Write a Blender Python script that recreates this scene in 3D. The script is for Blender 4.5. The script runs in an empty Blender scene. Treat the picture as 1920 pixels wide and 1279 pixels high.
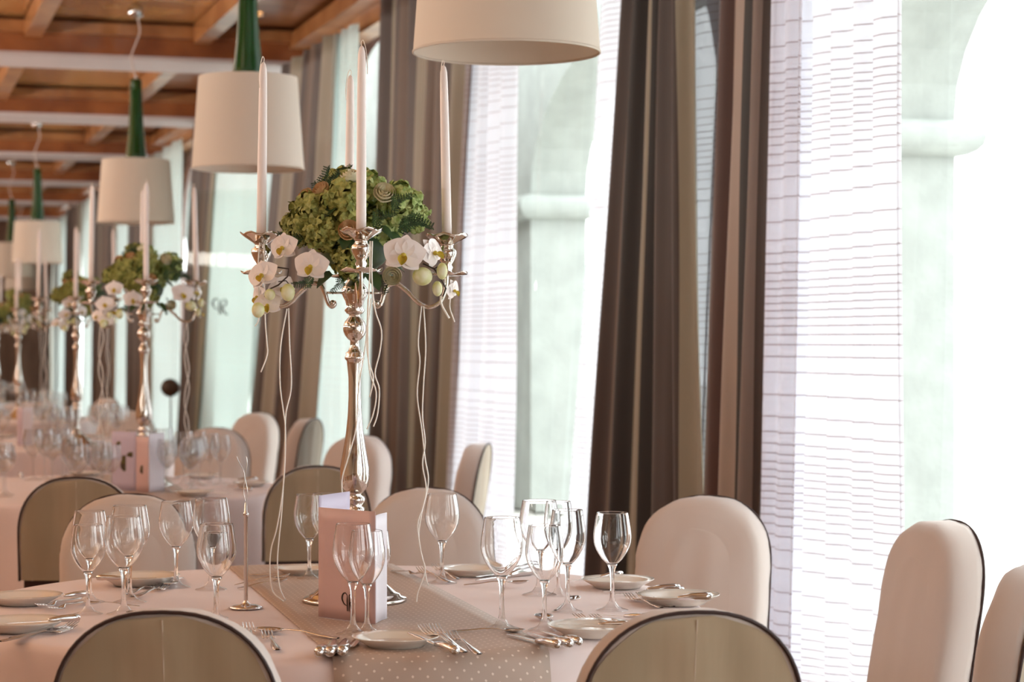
import bpy, math, random
from mathutils import Vector, Matrix
random.seed(11)
S = bpy.context.scene
COL = S.collection
F, CX, CY, H, TZ = 4000.0, 960.0, 639.5, 1.45, 0.76
PI = math.pi

# ------------------------------------------------------------------ camera
cam = bpy.data.cameras.new('camera')
cam.sensor_width = 36.0
cam.lens = F / 1920 * 36
cam.clip_end = 300
cam.dof.use_dof = True
cam.dof.focus_distance = 5.25
cam.dof.aperture_fstop = 4.4
camo = bpy.data.objects.new('camera', cam)
camo.location = (0, 0, H)
camo.rotation_euler = (PI / 2, 0, 0)
COL.objects.link(camo)
S.camera = camo
# ------------------------------------------------------------------ light
w = bpy.data.worlds.new('bright_overcast_sky')
S.world = w
w.use_nodes = True
bg = w.node_tree.nodes['Background']
bg.inputs[0].default_value = (0.95, 0.985, 1.0, 1)
bg.inputs[1].default_value = 4.0


def area(name, loc, rot, sx, sy, power, col):
    l = bpy.data.lights.new(name, 'AREA')
    l.shape = 'RECTANGLE'
    l.size, l.size_y, l.energy, l.color = sx, sy, power, col
    o = bpy.data.objects.new(name, l)
    o.location, o.rotation_euler = loc, rot
    COL.objects.link(o)
    return o


WARM = (1.0, 0.88, 0.76)
# added warm fill panels standing in for the ceiling lights, out of frame
area('warm_fill', (-1.6, 0.5, 3.8), (0.35, 0, 0), 3.0, 3.0, 25, WARM)
area('warm_fill', (-5.6, 8.0, 3.9), (0, -0.5, 0.3), 2.5, 7.0, 75, WARM)
area('warm_fill', (-9.5, 20.0, 3.9), (0, -0.5, 0.3), 2.5, 9.0, 110, WARM)
# unseen area lights added to brighten the coffered ceiling from below
area('ceiling_fill', (-5.0, 6.0, 2.4), (PI, 0.35, 0.3), 0.5, 8.0, 270, (1, .92, .82))
area('ceiling_fill', (-8.5, 17.0, 2.4), (PI, 0.35, 0.3), 0.5, 12.0, 500, (1, .9, .8))
area('ceiling_fill', (-13.0, 31.0, 2.4), (PI, 0.35, 0.3), 0.5, 14.0, 500, (1, .9, .8))
S.view_settings.view_transform = 'Standard'
S.view_settings.look = 'None'
S.view_settings.exposure = 0.55
S.view_settings.gamma = 1.0
S.view_settings.use_curve_mapping = False
S.cycles.transparent_max_bounces = 40
S.cycles.max_bounces = 12


# ------------------------------------------------------------------ geometry of the view
def P(px, py, z=TZ):
    Y = F * (H - z) / (py - CY)
    return Vector(((px - CX) / F * Y, Y, z))


def D(px, py, Y):
    return Vector(((px - CX) / F * Y, Y, H + (CY - py) / F * Y))


U = Vector((-0.2873, 0.9578, 0))      # along the room
N = Vector((-0.9578, -0.2873, 0))     # from the window wall into the room
WP = Vector((3.75, 0, 0))


def W(s, t, z):
    return WP + U * s + N * t + Vector((0, 0, z))


def lin(c):
    return tuple((x / 255 / 12.92) if x / 255 <= 0.04045 else ((x / 255 + 0.055) / 1.055) ** 2.4 for x in c)


# ------------------------------------------------------------------ materials
class NT:
    def __init__(s, name):
        s.m = bpy.data.materials.new(name)
        s.m.use_nodes = True
        s.t = s.m.node_tree
        s.t.nodes.clear()
        s.out = s.t.nodes.new('ShaderNodeOutputMaterial')

    def n(s, typ, **kw):
        x = s.t.nodes.new('ShaderNode' + typ)
        for k, v in kw.items():
            if k.startswith('i_'):
                key = k[2:]
                key = int(key) if key.isdigit() else key.replace('_', ' ')
                x.inputs[key].default_value = v
            else:
                setattr(x, k, v)
        return x

    def l(s, a, b):
        s.t.links.new(a, b)


def setin(nt, sock, v):
    if isinstance(v, bpy.types.NodeSocket):
        nt.l(v, sock)
    else:
        sock.default_value = v


def math_(nt, op, a, b=None, c=None):
    x = nt.n('Math', operation=op)
    setin(nt, x.inputs[0], a)
    if b is not None:
        setin(nt, x.inputs[1], b)
    if c is not None:
        setin(nt, x.inputs[2], c)
    return x.outputs[0]


def c4(c):
    return tuple(lin(c)) + (1,)


def mix_(nt, fac, a, b):
    x = nt.n('Mix', data_type='RGBA')
    setin(nt, x.inputs[0], fac)
    setin(nt, x.inputs[6], a)
    setin(nt, x.inputs[7], b)
    return x.outputs[2]


def noise_(nt, scale, detail=3, stretch=(1, 1, 1), coord='Object'):
    tc = nt.n('TexCoord')
    mp = nt.n('Mapping')
    mp.inputs['Scale'].default_value = stretch
    nt.l(tc.outputs[coord], mp.inputs[0])
    x = nt.n('TexNoise')
    x.inputs['Scale'].default_value = scale
    x.inputs['Detail'].default_value = detail
    nt.l(mp.outputs[0], x.inputs['Vector'])
    return x.outputs['Fac']


def pmat(name, col, rough=0.6, metal=0.0, vary=0.0, vscale=8, stretch=(1, 1, 1), bump=0.0, bscale=60, sheen=0.0,
         coat=0.0, trans=0.0, sss=None, coord='Object', col2=None, bstretch=None, ior=None):
    nt = NT(name)
    b = nt.n('BsdfPrincipled')
    b.inputs['Roughness'].default_value = rough
    b.inputs['Metallic'].default_value = metal
    if ior:
        b.inputs['IOR'].default_value = ior
    if trans:
        b.inputs['Transmission Weight'].default_value = trans
    if sheen:
        b.inputs['Sheen Weight'].default_value = sheen
    if coat:
        b.inputs['Coat Weight'].default_value = coat
    c = c4(col)
    if vary or col2:
        d = c4(col2) if col2 else tuple(x * (1 - vary) for x in c[:3]) + (1,)
        f = noise_(nt, vscale, 4, stretch, coord)
        r = nt.n('MapRange')
        r.inputs[1].default_value = 0.35
        r.inputs[2].default_value = 0.65
        nt.l(f, r.inputs[0])
        nt.l(mix_(nt, r.outputs[0], c, d), b.inputs['Base Color'])
    else:
        b.inputs['Base Color'].default_value = c
    if bump:
        bp = nt.n('Bump')
        bp.inputs['Strength'].default_value = bump
        bp.inputs['Distance'].default_value = 0.01
        nt.l(noise_(nt, bscale, 3, bstretch or stretch, coord), bp.inputs['Height'])
        nt.l(bp.outputs[0], b.inputs['Normal'])
    nt.l(b.outputs[0], nt.out.inputs[0])
    return nt.m


M = {}
M['wood'] = pmat('honey_wood', (176, 124, 78), 0.32, vary=0.0, col2=(140, 88, 48), vscale=3, stretch=(1, 1, 1), coat=0.3, bump=0.03, bscale=12)
M['panelwood'] = pmat('golden_wood_panel', (212, 168, 108), 0.2, col2=(176, 126, 74), vscale=3, coat=0.5, bump=0.02, bscale=9)
M['woodface'] = pmat('red_brown_wood', (160, 96, 52), 0.35, col2=(126, 68, 34), vscale=3, coat=0.3)
M['wallwood'] = pmat('brown_panelling', (128, 92, 72), 0.5, col2=(104, 70, 52), vscale=4, stretch=(1, 1, .3))
M['soffit'] = pmat('painted_soffit', (214, 206, 208), 0.45, vary=0.08, vscale=2)
M['frame'] = pmat('window_frame_wood', (112, 66, 46), 0.4, vary=0.3, vscale=6)
M['floor'] = pmat('parquet', (168, 132, 104), 0.35, vary=0.35, vscale=5, stretch=(1, 6, 1), coat=0.2)
M['plaster'] = pmat('warm_plaster', (205, 175, 145), 0.8, vary=0.08, vscale=3)
M['stone'] = pmat('pale_stone', (158, 162, 157), 0.9, vary=0.14, vscale=5, bump=0.4, bscale=25)
M['paving'] = pmat('pale_paving', (214, 212, 205), 0.9, vary=0.1, vscale=2)
M['cloth'] = pmat('white_tablecloth', (224, 206, 203), 0.75, bump=0.12, bscale=9, sheen=0.2)
M['cover'] = pmat('chair_cover_fabric', (198, 184, 176), 0.62, bump=0.25, bscale=7, stretch=(1, 1, .45), sheen=0.25)
M['khaki'] = pmat('khaki_rear_cover', (172, 152, 126), 0.7, col2=(156, 138, 112), vscale=5, stretch=(2, 1, .2), bump=0.2, bscale=9, sheen=0.2)
M['piping'] = pmat('dark_piping', (52, 30, 26), 0.6)
M['seam'] = pmat('seam_thread', (200, 182, 164), 0.7)
M['mahogany'] = pmat('mahogany', (58, 20, 16), 0.4, vary=0.3, vscale=8, coat=0.2)
M['seat'] = pmat('seat_fabric', (190, 172, 150), 0.8)
M['silver'] = pmat('polished_silver', (216, 208, 200), 0.1, 1.0)
M['steel'] = pmat('cutlery_steel', (222, 218, 216), 0.13, 1.0)
M['chrome'] = pmat('chrome', (200, 200, 200), 0.12, 1.0)
M['china'] = pmat('glazed_china', (232, 224, 214), 0.14, coat=0.4)
M['wax'] = pmat('white_wax', (240, 228, 224), 0.45)
M['wick'] = pmat('wick_cord', (238, 226, 214), 0.8)
M['ribbon'] = pmat('satin_ribbon', (242, 238, 230), 0.4)
M['petal'] = pmat('orchid_petal', (246, 238, 236), 0.55, vary=0.05, vscale=30)
M['lip'] = pmat('orchid_lip', (214, 178, 60), 0.5, col2=(170, 170, 60), vscale=60)
M['bud'] = pmat('green_bud', (196, 200, 96), 0.5, col2=(232, 232, 200), vscale=25)
M['hyd'] = pmat('hydrangea_floret', (172, 172, 96), 0.6, col2=(104, 112, 42), vscale=45)
M['hydl'] = pmat('pale_hydrangea_floret', (196, 206, 140), 0.6, col2=(124, 150, 66), vscale=45)
M['leaf'] = pmat('dark_leaf', (58, 84, 40), 0.5, col2=(34, 58, 30), vscale=20)
M['fern'] = pmat('fern', (70, 104, 62), 0.6, col2=(38, 64, 40), vscale=40)
M['rose'] = pmat('cream_rose', (240, 232, 200), 0.6, vary=0.1, vscale=30)
M['peach'] = pmat('peach_rose', (232, 196, 150), 0.6, vary=0.1, vscale=30)
M['twig'] = pmat('dark_twig', (60, 48, 42), 0.6)
M['green'] = pmat('green_glass', (4, 66, 24), 0.12, coat=0.6)
M['cord'] = pmat('pale_cord', (210, 196, 190), 0.4)
M['menu'] = pmat('rose_menu_card', (218, 188, 188), 0.5, vary=0.05, vscale=10)
M['menuback'] = pmat('lilac_menu_card', (200, 190, 212), 0.5)
M['menuwhite'] = pmat('white_menu_card', (234, 228, 236), 0.5)
M['ink'] = pmat('dark_brown_ink', (46, 26, 20), 0.6)
M['inkgreen'] = pmat('olive_print', (104, 96, 40), 0.6, col2=(70, 52, 40), vscale=30)
M['dark'] = pmat('dark_brown_leather', (62, 42, 26), 0.5)
M['glass'] = pmat('clear_glass', (255, 255, 255), 0.0, trans=1.0, ior=1.45)


def thin_glass(name, tint, k=1.2, base=0.07):
    nt = NT(name)
    tr = nt.n('BsdfTransparent')
    tr.inputs[0].default_value = tint
    g = nt.n('BsdfGlossy')
    g.inputs['Roughness'].default_value = 0.02
    lw = nt.n('LayerWeight')
    lw.inputs[0].default_value = 0.35
    f = math_(nt, 'MULTIPLY_ADD', math_(nt, 'POWER', lw.outputs['Facing'], 2.8), k, base)
    mx = nt.n('MixShader')
    nt.l(f, mx.inputs[0])
    nt.l(tr.outputs[0], mx.inputs[1])
    nt.l(g.outputs[0], mx.inputs[2])
    nt.l(mx.outputs[0], nt.out.inputs[0])
    return nt.m


M['thinglass'] = thin_glass('thin_clear_glass', (0.95, 0.95, 0.95, 1))
M['pane'] = thin_glass('window_pane', (0.93, 0.965, 0.96, 1), 0.35, 0.03)


def shade_mat():
    nt = NT('cream_lampshade')
    d = nt.n('BsdfDiffuse')
    t = nt.n('BsdfTranslucent')
    c = c4((232, 221, 208))
    d.inputs[0].default_value = c
    t.inputs[0].default_value = c
    mx = nt.n('MixShader')
    mx.inputs[0].default_value = 0.3
    nt.l(d.outputs[0], mx.inputs[1])
    nt.l(t.outputs[0], mx.inputs[2])
    nt.l(mx.outputs[0], nt.out.inputs[0])
    return nt.m


M['shade'] = shade_mat()


def sheer_mat(name, opaque, lines=1.0, zref=2.286, col=(236, 236, 242)):
    nt = NT(name)
    uv = nt.n('UVMap')
    sp = nt.n('SeparateXYZ')
    nt.l(uv.outputs[0], sp.inputs[0])
    z = sp.outputs[1]
    a = math_(nt, 'MULTIPLY', math_(nt, 'SUBTRACT', z, zref), 2 * PI / 0.69)
    ph = math_(nt, 'ADD', math_(nt, 'MULTIPLY', z, 24.0), math_(nt, 'MULTIPLY', math_(nt, 'SINE', a), 1.43))
    dens = math_(nt, 'MULTIPLY_ADD', math_(nt, 'COSINE', a), 13.0, 24.0)
    line = math_(nt, 'LESS_THAN', math_(nt, 'FRACT', ph), math_(nt, 'MULTIPLY', dens, 0.0042))
    line = math_(nt, 'MULTIPLY', line, lines)
    c = mix_(nt, line, c4(col), c4((190, 178, 182)))
    t = nt.n('BsdfTranslucent')
    d = nt.n('BsdfDiffuse')
    nt.l(c, t.inputs[0])
    nt.l(c, d.inputs[0])
    m1 = nt.n('MixShader')
    m1.inputs[0].default_value = 0.55
    nt.l(d.outputs[0], m1.inputs[1])
    nt.l(t.outputs[0], m1.inputs[2])
    tr = nt.n('BsdfTransparent')
    m2 = nt.n('MixShader')
    nt.l(math_(nt, 'MINIMUM', math_(nt, 'MULTIPLY_ADD', line, 0.12, opaque), 0.97), m2.inputs[0])
    nt.l(tr.outputs[0], m2.inputs[1])
    nt.l(m1.outputs[0], m2.inputs[2])
    nt.l(m2.outputs[0], nt.out.inputs[0])
    return nt.m


M['sheer'] = sheer_mat('striped_voile', 0.72)
M['sheerfar'] = sheer_mat('far_striped_voile', 0.86, 0.4, col=(218, 227, 225))

DK, MD, KH, TP, RD, BG, BK = (54, 36, 29), (100, 80, 66), (144, 137, 120), (122, 106, 98), (74, 44, 37), (164, 148, 138), (26, 18, 17)


def stripe_mat(name, stops):
    """stops: [(start of stripe 0..1, colour)]"""
    nt = NT(name)
    uv = nt.n('UVMap')
    sp = nt.n('SeparateXYZ')
    nt.l(uv.outputs[0], sp.inputs[0])
    r = nt.n('ValToRGB')
    cr = r.color_ramp
    cr.interpolation = 'CONSTANT'
    while len(cr.elements) > 1:
        cr.elements.remove(cr.elements[0])
    cr.elements[0].position = 0
    cr.elements[0].color = c4(stops[0][1])
    for p, c in stops[1:]:
        e = cr.elements.new(p)
        e.color = c4(c)
    nt.l(sp.outputs[0], r.inputs[0])
    b = nt.n('BsdfPrincipled')
    b.inputs['Roughness'].default_value = 0.55
    b.inputs['Sheen Weight'].default_value = 0.3
    nt.l(r.outputs[0], b.inputs['Base Color'])
    nt.l(b.outputs[0], nt.out.inputs[0])
    return nt.m


M['drape_a'] = stripe_mat('striped_drape', [(0, DK), (.10, MD), (.24, BK), (.31, KH), (.48, BK), (.53, MD), (.62, DK), (.86, KH)])
M['drape_b'] = stripe_mat('striped_drape_red', [(0, RD), (.22, BG), (.5, BK), (.57, TP), (.82, DK)])
M['drape_c'] = stripe_mat('striped_drape_soft', [(0, KH), (.12, MD), (.24, KH), (.34, MD), (.44, DK), (.58, TP), (.72, KH), (.86, DK), (.93, RD)])
M['drape_d'] = stripe_mat('striped_drape_far', [(0, DK), (.2, KH), (.38, DK), (.5, MD), (.66, DK), (.84, KH)])


def runner_mat():
    nt = NT('dotted_runner')
    uv = nt.n('UVMap')
    mp = nt.n('Mapping')
    mp.inputs['Scale'].default_value = (42, 42, 1)
    mp.inputs['Rotation'].default_value = (0, 0, PI / 4)
    nt.l(uv.outputs[0], mp.inputs[0])
    v = nt.n('TexVoronoi')
    v.inputs['Scale'].default_value = 1.0
    v.inputs['Randomness'].default_value = 0.0
    nt.l(mp.outputs[0], v.inputs['Vector'])
    dot = math_(nt, 'LESS_THAN', v.outputs['Distance'], 0.12)
    b = nt.n('BsdfPrincipled')
    b.inputs['Roughness'].default_value = 0.5
    nt.l(mix_(nt, dot, c4((184, 162, 148)), c4((228, 212, 200))), b.inputs['Base Color'])
    nt.l(b.outputs[0], nt.out.inputs[0])
    return nt.m


M['runner'] = runner_mat()


def emit(name, col, s):
    nt = NT(name)
    e = nt.n('Emission')
    e.inputs[0].default_value = tuple(lin(col)) + (1,)
    e.inputs[1].default_value = s
    nt.l(e.outputs[0], nt.out.inputs[0])
    return nt.m


M['bulb'] = emit('halogen_bulb', (255, 190, 120), 6)


# ------------------------------------------------------------------ mesh building
class MB:
    def __init__(s):
        s.v, s.f, s.uv = [], [], []

    def add(s, vs, fs, uvs=None):
        o = len(s.v)
        s.v += [tuple(v) for v in vs]
        s.f += [tuple(i + o for i in f) for f in fs]
        if uvs:
            s.uv += uvs
        return s

    def box(s, c, d, rz=0.0, ax=None):
        """ax: optional 3 axis vectors"""
        hx, hy, hz = d[0] / 2, d[1] / 2, d[2] / 2
        if ax is None:
            ax = (Vector((math.cos(rz), math.sin(rz), 0)), Vector((-math.sin(rz), math.cos(rz), 0)), Vector((0, 0, 1)))
        vs = [Vector(c) + ax[0] * x * hx + ax[1] * y * hy + ax[2] * z * hz for x in (-1, 1) for y in (-1, 1) for z in (-1, 1)]
        return s.add(vs, [(0, 1, 3, 2), (4, 6, 7, 5), (0, 4, 5, 1), (2, 3, 7, 6), (0, 2, 6, 4), (1, 5, 7, 3)])

    def lathe(s, prof, n=24, c=(0, 0, 0), close=False):
        """prof: [(r, z)]"""
        vs, fs = [], []
        m = len(prof)
        for r, z in prof:
            for k in range(n):
                a = 2 * PI * k / n
                vs.append((c[0] + r * math.cos(a), c[1] + r * math.sin(a), c[2] + z))
        for j in range(m - 1 if not close else m):
            j2 = (j + 1) % m
            for k in range(n):
                k2 = (k + 1) % n
                fs.append((j * n + k, j * n + k2, j2 * n + k2, j2 * n + k))
        return s.add(vs, fs)

    def tube(s, pts, r, n=6, closed=False):
        pts = [Vector(p) for p in pts]
        m = len(pts)
        rs = r if isinstance(r, (list, tuple)) else [r] * m
        vs, fs = [], []
        up = None
        for i, p in enumerate(pts):
            if closed:
                t = pts[(i + 1) % m] - pts[i - 1]
            else:
                t = pts[min(i + 1, m - 1)] - pts[max(i - 1, 0)]
            t.normalize()
            if up is None:
                up = Vector((0, 0, 1)) if abs(t.z) < 0.9 else Vector((1, 0, 0))
            a = up - t * up.dot(t)
            if a.length < 1e-6:
                a = Vector((0, 1, 0)) - t * t.y
            a.normalize()
            up = a
            b = t.cross(a)
            for k in range(n):
                g = 2 * PI * k / n
                vs.append(p + (a * math.cos(g) + b * math.sin(g)) * rs[i])
        for i in range(m if closed else m - 1):
            i2 = (i + 1) % m
            for k in range(n):
                k2 = (k + 1) % n
                fs.append((i * n + k, i * n + k2, i2 * n + k2, i2 * n + k))
        if not closed:
            fs.append(tuple(range(n - 1, -1, -1)))
            fs.append(tuple((m - 1) * n + k for k in range(n)))
        return s.add(vs, fs)

    def grid(s, rows, uvrows=None, flip=False):
        n = len(rows[0])
        vs = [v for r in rows for v in r]
        fs = []
        for i in range(len(rows) - 1):
            for j in range(n - 1):
                q = (i * n + j, i * n + j + 1, (i + 1) * n + j + 1, (i + 1) * n + j)
                fs.append(q[::-1] if flip else q)
        return s.add(vs, fs, [u for r in uvrows for u in r] if uvrows else None)

    def ball(s, c, r, n=12, m=8, sq=(1, 1, 1)):
        vs, fs = [], []
        for j in range(m + 1):
            b = -PI / 2 + PI * j / m
            for k in range(n):
                a = 2 * PI * k / n
                vs.append((c[0] + r * sq[0] * math.cos(b) * math.cos(a), c[1] + r * sq[1] * math.cos(b) * math.sin(a), c[2] + r * sq[2] * math.sin(b)))
        for j in range(m):
            for k in range(n):
                k2 = (k + 1) % n
                fs.append((j * n + k, j * n + k2, (j + 1) * n + k2, (j + 1) * n + k))
        return s.add(vs, fs)

    def mesh(s, name, mat, smooth=True):
        me = bpy.data.meshes.new(name)
        me.from_pydata(s.v, [], s.f)
        if s.uv and len(s.uv) == len(s.v):
            l = me.uv_layers.new(name='UVMap')
            for lp in me.loops:
                l.data[lp.index].uv = s.uv[lp.vertex_index]
        if smooth:
            me.polygons.foreach_set('use_smooth', [True] * len(me.polygons))
        me.materials.append(mat)
        me.update()
        return me

    def build(s, name, mat, parent=None, smooth=True, sharp=None):
        me = s.mesh(name, mat, smooth)
        if smooth and sharp:
            me.set_sharp_from_angle(angle=math.radians(sharp))
        return link(name, me, parent)


def link(name, data, parent=None):
    o = bpy.data.objects.new(name, data)
    COL.objects.link(o)
    if parent is not None:
        o.parent = parent
    return o


def tag(o, label=None, cat=None, group=None, kind=None):
    for k, v in (('label', label), ('category', cat), ('group', group), ('kind', kind)):
        if v:
            o[k] = v
    return o


def thing(name, loc, rz=0.0, label=None, cat=None, group=None):
    o = link(name, None)
    o.empty_display_size = 0.05
    o.location = loc
    o.rotation_euler = (0, 0, rz)
    return tag(o, label, cat, group)


def copy_tree(o, parent=None):
    c = o.copy()
    COL.objects.link(c)
    c.parent = parent
    for ch in list(o.children):
        copy_tree(ch, c)
    return c


def retag(o, label, group=None):
    o['label'] = label
    if group:
        o['group'] = group
    elif 'group' in o:
        del o['group']
    return o


def spline(pts, n=6):
    """Catmull-Rom through points"""
    pts = [Vector(p) for p in pts]
    out = []
    for i in range(len(pts) - 1):
        p0, p1, p2, p3 = pts[max(i - 1, 0)], pts[i], pts[i + 1], pts[min(i + 2, len(pts) - 1)]
        for k in range(n):
            t = k / n
            out.append(0.5 * ((2 * p1) + (p2 - p0) * t + (2 * p0 - 5 * p1 + 4 * p2 - p3) * t * t + (-p0 + 3 * p1 - 3 * p2 + p3) * t ** 3))
    out.append(pts[-1])
    return out


# ================================================================== SETTING
def quad(name, a, b, c, d, mat):
    o = MB().add([a, b, c, d], [(0, 1, 2, 3)]).build(name, mat, smooth=False)
    return tag(o, kind='structure')


S0, S1, TW = -8.0, 46.0, 10.0
quad('floor', W(S0, 0, 0), W(S1, 0, 0), W(S1, TW, 0), W(S0, TW, 0), M['floor'])
quad('wall_left', W(S0, TW, 0), W(S1, TW, 0), W(S1, TW, 4.1), W(S0, TW, 4.1), M['plaster'])
quad('wall_back', W(S0, 0, 0), W(S0, TW, 0), W(S0, TW, 4.1), W(S0, 0, 4.1), M['plaster'])
quad('wall_far', W(S1, 0, 0), W(S1, TW, 0), W(S1, TW, 4.1), W(S1, 0, 4.1), M['wallwood'])
quad('ground', W(S0 - 10, -.4, -.02), W(S1 + 20, -.4, -.02), W(S1 + 20, -40, -.02), W(S0 - 10, -40, -.02), M['paving'])

# window wall with arched openings ------------------------------------------------
PITCH = 4.59
SC = [16.6 + PITCH * (k - 2) - .24 for k in range(-3, 9)]
HW, SPR, RISE, DEP = 1.95, 2.5, 1.3, 0.1


def arch_pts(sc, hw, spr, rise, n=20):
    out = [(sc - hw, 0.0)]
    for k in range(n + 1):
        a = PI - PI * k / n
        out.append((sc + hw * math.cos(a), spr + rise * math.sin(a)))
    out.append((sc + hw, 0.0))
    return out


def arcade(name, centres, hw, spr, rise, pitch, top, t0, t1, mat, s_first, s_last, ridge=None):
    b = MB()
    for t in (t0, t1):
        fs_last = s_first
        for sc in centres:
            ap = arch_pts(sc, hw, spr, rise)
            b.add([W(fs_last, t, 0), W(sc - hw, t, 0), W(sc - hw, t, top), W(fs_last, t, top)], [(0, 1, 2, 3)])
            arc = ap[1:-1]
            b.grid([[W(s, t, z) for s, z in arc], [W(s, t, top) for s, z in arc]])
            fs_last = sc + hw
        b.add([W(fs_last, t, 0), W(s_last, t, 0), W(s_last, t, top), W(fs_last, t, top)], [(0, 1, 2, 3)])
    for sc in centres:
        ap = arch_pts(sc, hw, spr, rise)
        b.grid([[W(s, t0, z) for s, z in ap], [W(s, t1, z) for s, z in ap]])
    b.add([W(s_first, t0, top), W(s_last, t0, top), W(s_last, t1, top), W(s_first, t1, top)], [(0, 1, 2, 3)])
    return b.build(name, mat, smooth=False)


tag(arcade('wall_right', SC, HW, SPR, RISE, PITCH, 4.1, 0, -DEP, M['wallwood'], S0, S1), kind='structure')
for i, sc in enumerate(SC):
    if i < 2:
        continue
    r = link('window_%d' % (i - 1), None)
    tag(r, kind='structure')
    fr = MB()
    t = -DEP + 0.06
    ap = arch_pts(sc, HW - .035, SPR, RISE - .035)
    ap[0] = (ap[0][0], .02)
    fr.tube([W(s, t, z) for s, z in ap], 0.045, 4)
    f = fr.build('frame', M['frame'], r, smooth=False)
    pn = MB()
    arc = arch_pts(sc, HW - .05, SPR, RISE - .05)[1:-1]
    pn.grid([[W(s, t - .01, z) for s, z in arc], [W(s, t - .01, .05) for s, z in arc]])
    pn.build('pane', M['pane'], r, smooth=False)

# stone arcade outside --------------------------------------------------------------
AIN = -(5.58 - 3.75) * 0.9578
PS = 12.0 / 0.9578 - 0.3 * 0.0
# near end of the first pier, along the wall
s_p = (Vector((5.58 - 3.6, 12.0, 0)) - WP).dot(U) - .13
AP = 6.47
OW, PW = 5.35, 1.12
cen = [s_p - OW / 2 + AP * k for k in range(-2, 7)]
tag(arcade('arcade', cen, OW / 2, 2.7, 1.2, AP, 5.2, AIN, AIN - .5, M['stone'], cen[0] - 6, cen[-1] + 5),
    'pale stone arcade with round capitals standing outside the windows', 'arcade')
arc_o = bpy.data.objects['arcade']
for c in cen:
    s = c + OW / 2
    b = MB()
    rows = []
    for k in range(9):
        a = -PI / 2 + PI * k / 8
        g, z = 0.13 * math.cos(a), 2.59 + 0.105 * math.sin(a)
        rows.append([W(s - g, AIN + g, z), W(s - g, AIN - .5 - g, z), W(s + PW + g, AIN - .5 - g, z), W(s + PW + g, AIN + g, z), W(s - g, AIN + g, z)])
    b.grid(rows)
    b.build('capital', M['stone'], arc_o, smooth=True, sharp=50)

# ceiling ---------------------------------------------------------------------------
CZ = 3.98
ceil = quad('ceiling', W(S0, 0, CZ + .1), W(S1, 0, CZ + .1), W(S1, TW, CZ + .1), W(S0, TW, CZ + .1), M['woodface'])
bs = [18.33 + 4.6 * k for k in range(-5, 6)]
BW, BZ = 0.8, H + 2.27
AX = (U, N, Vector((0, 0, 1)))
joists = [1.05 + 1.33 * k for k in range(0, 7)]
for s in bs:
    MB().box(W(s + BW / 2, TW / 2, (BZ + .02 + CZ + .1) / 2), (BW, TW, CZ + .1 - BZ - .02), ax=AX).build('beam', M['woodface'], ceil, False)
    MB().box(W(s + BW / 2, TW / 2, BZ + .01), (BW - .05, TW, .04), ax=AX).build('soffit', M['soffit'], ceil, False)
    for d in (-.05, BW + .05):
        MB().box(W(s + d, TW / 2, CZ - .05), (.1, TW, .09), ax=AX).build('moulding', M['wood'], ceil, False)
for i in range(len(bs) - 1):
    a, b_ = bs[i] + BW + .1, bs[i + 1] - .1
    for j, t in enumerate(joists):
        MB().box(W((a + b_) / 2, t, CZ - .06), (b_ - a, .13, .16), ax=AX).build('joist', M['wood'], ceil, False)
        t2 = joists[j + 1] if j + 1 < len(joists) else TW
        MB().box(W((a + b_) / 2, (t + t2) / 2, CZ + .04), (b_ - a - .02, t2 - t - .15, .04), ax=AX).build('panel', M['panelwood'], ceil, False)
    MB().box(W((a + b_) / 2, .55, CZ + .04), (b_ - a - .02, .8, .04), ax=AX).build('panel', M['wood'], ceil, False)
MB().box(W((S0 + S1) / 2, .08, 3.78), (S1 - S0, .16, .14), ax=AX).build('cornice', M['wood'], ceil, False)
MB().box(W((S0 + S1) / 2, .16, 3.9), (S1 - S0, .32, .12), ax=AX).build('cornice', M['wood'], ceil, False)


def downlight(p, label):
    r = thing('ceiling_spotlight', p, 0, label, 'spotlight')
    MB().lathe([(.055, 0), (.055, -.012), (.04, -.014), (.036, 0)], 16, close=True).build('ring', M['chrome'], r)
    MB().lathe([(.036, -.003), (.0005, -.005)], 16).build('bulb', M['bulb'], r)


for px, Y, lb in ((485, 16.6, 'small lit ceiling spotlight beside the green neck of the nearer hanging lamp'),
                  (227, 25.2, 'small lit ceiling spotlight above the third hanging lamp')):
    downlight(Vector(((px - CX) / F * Y, Y, CZ + .015)), lb)


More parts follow.
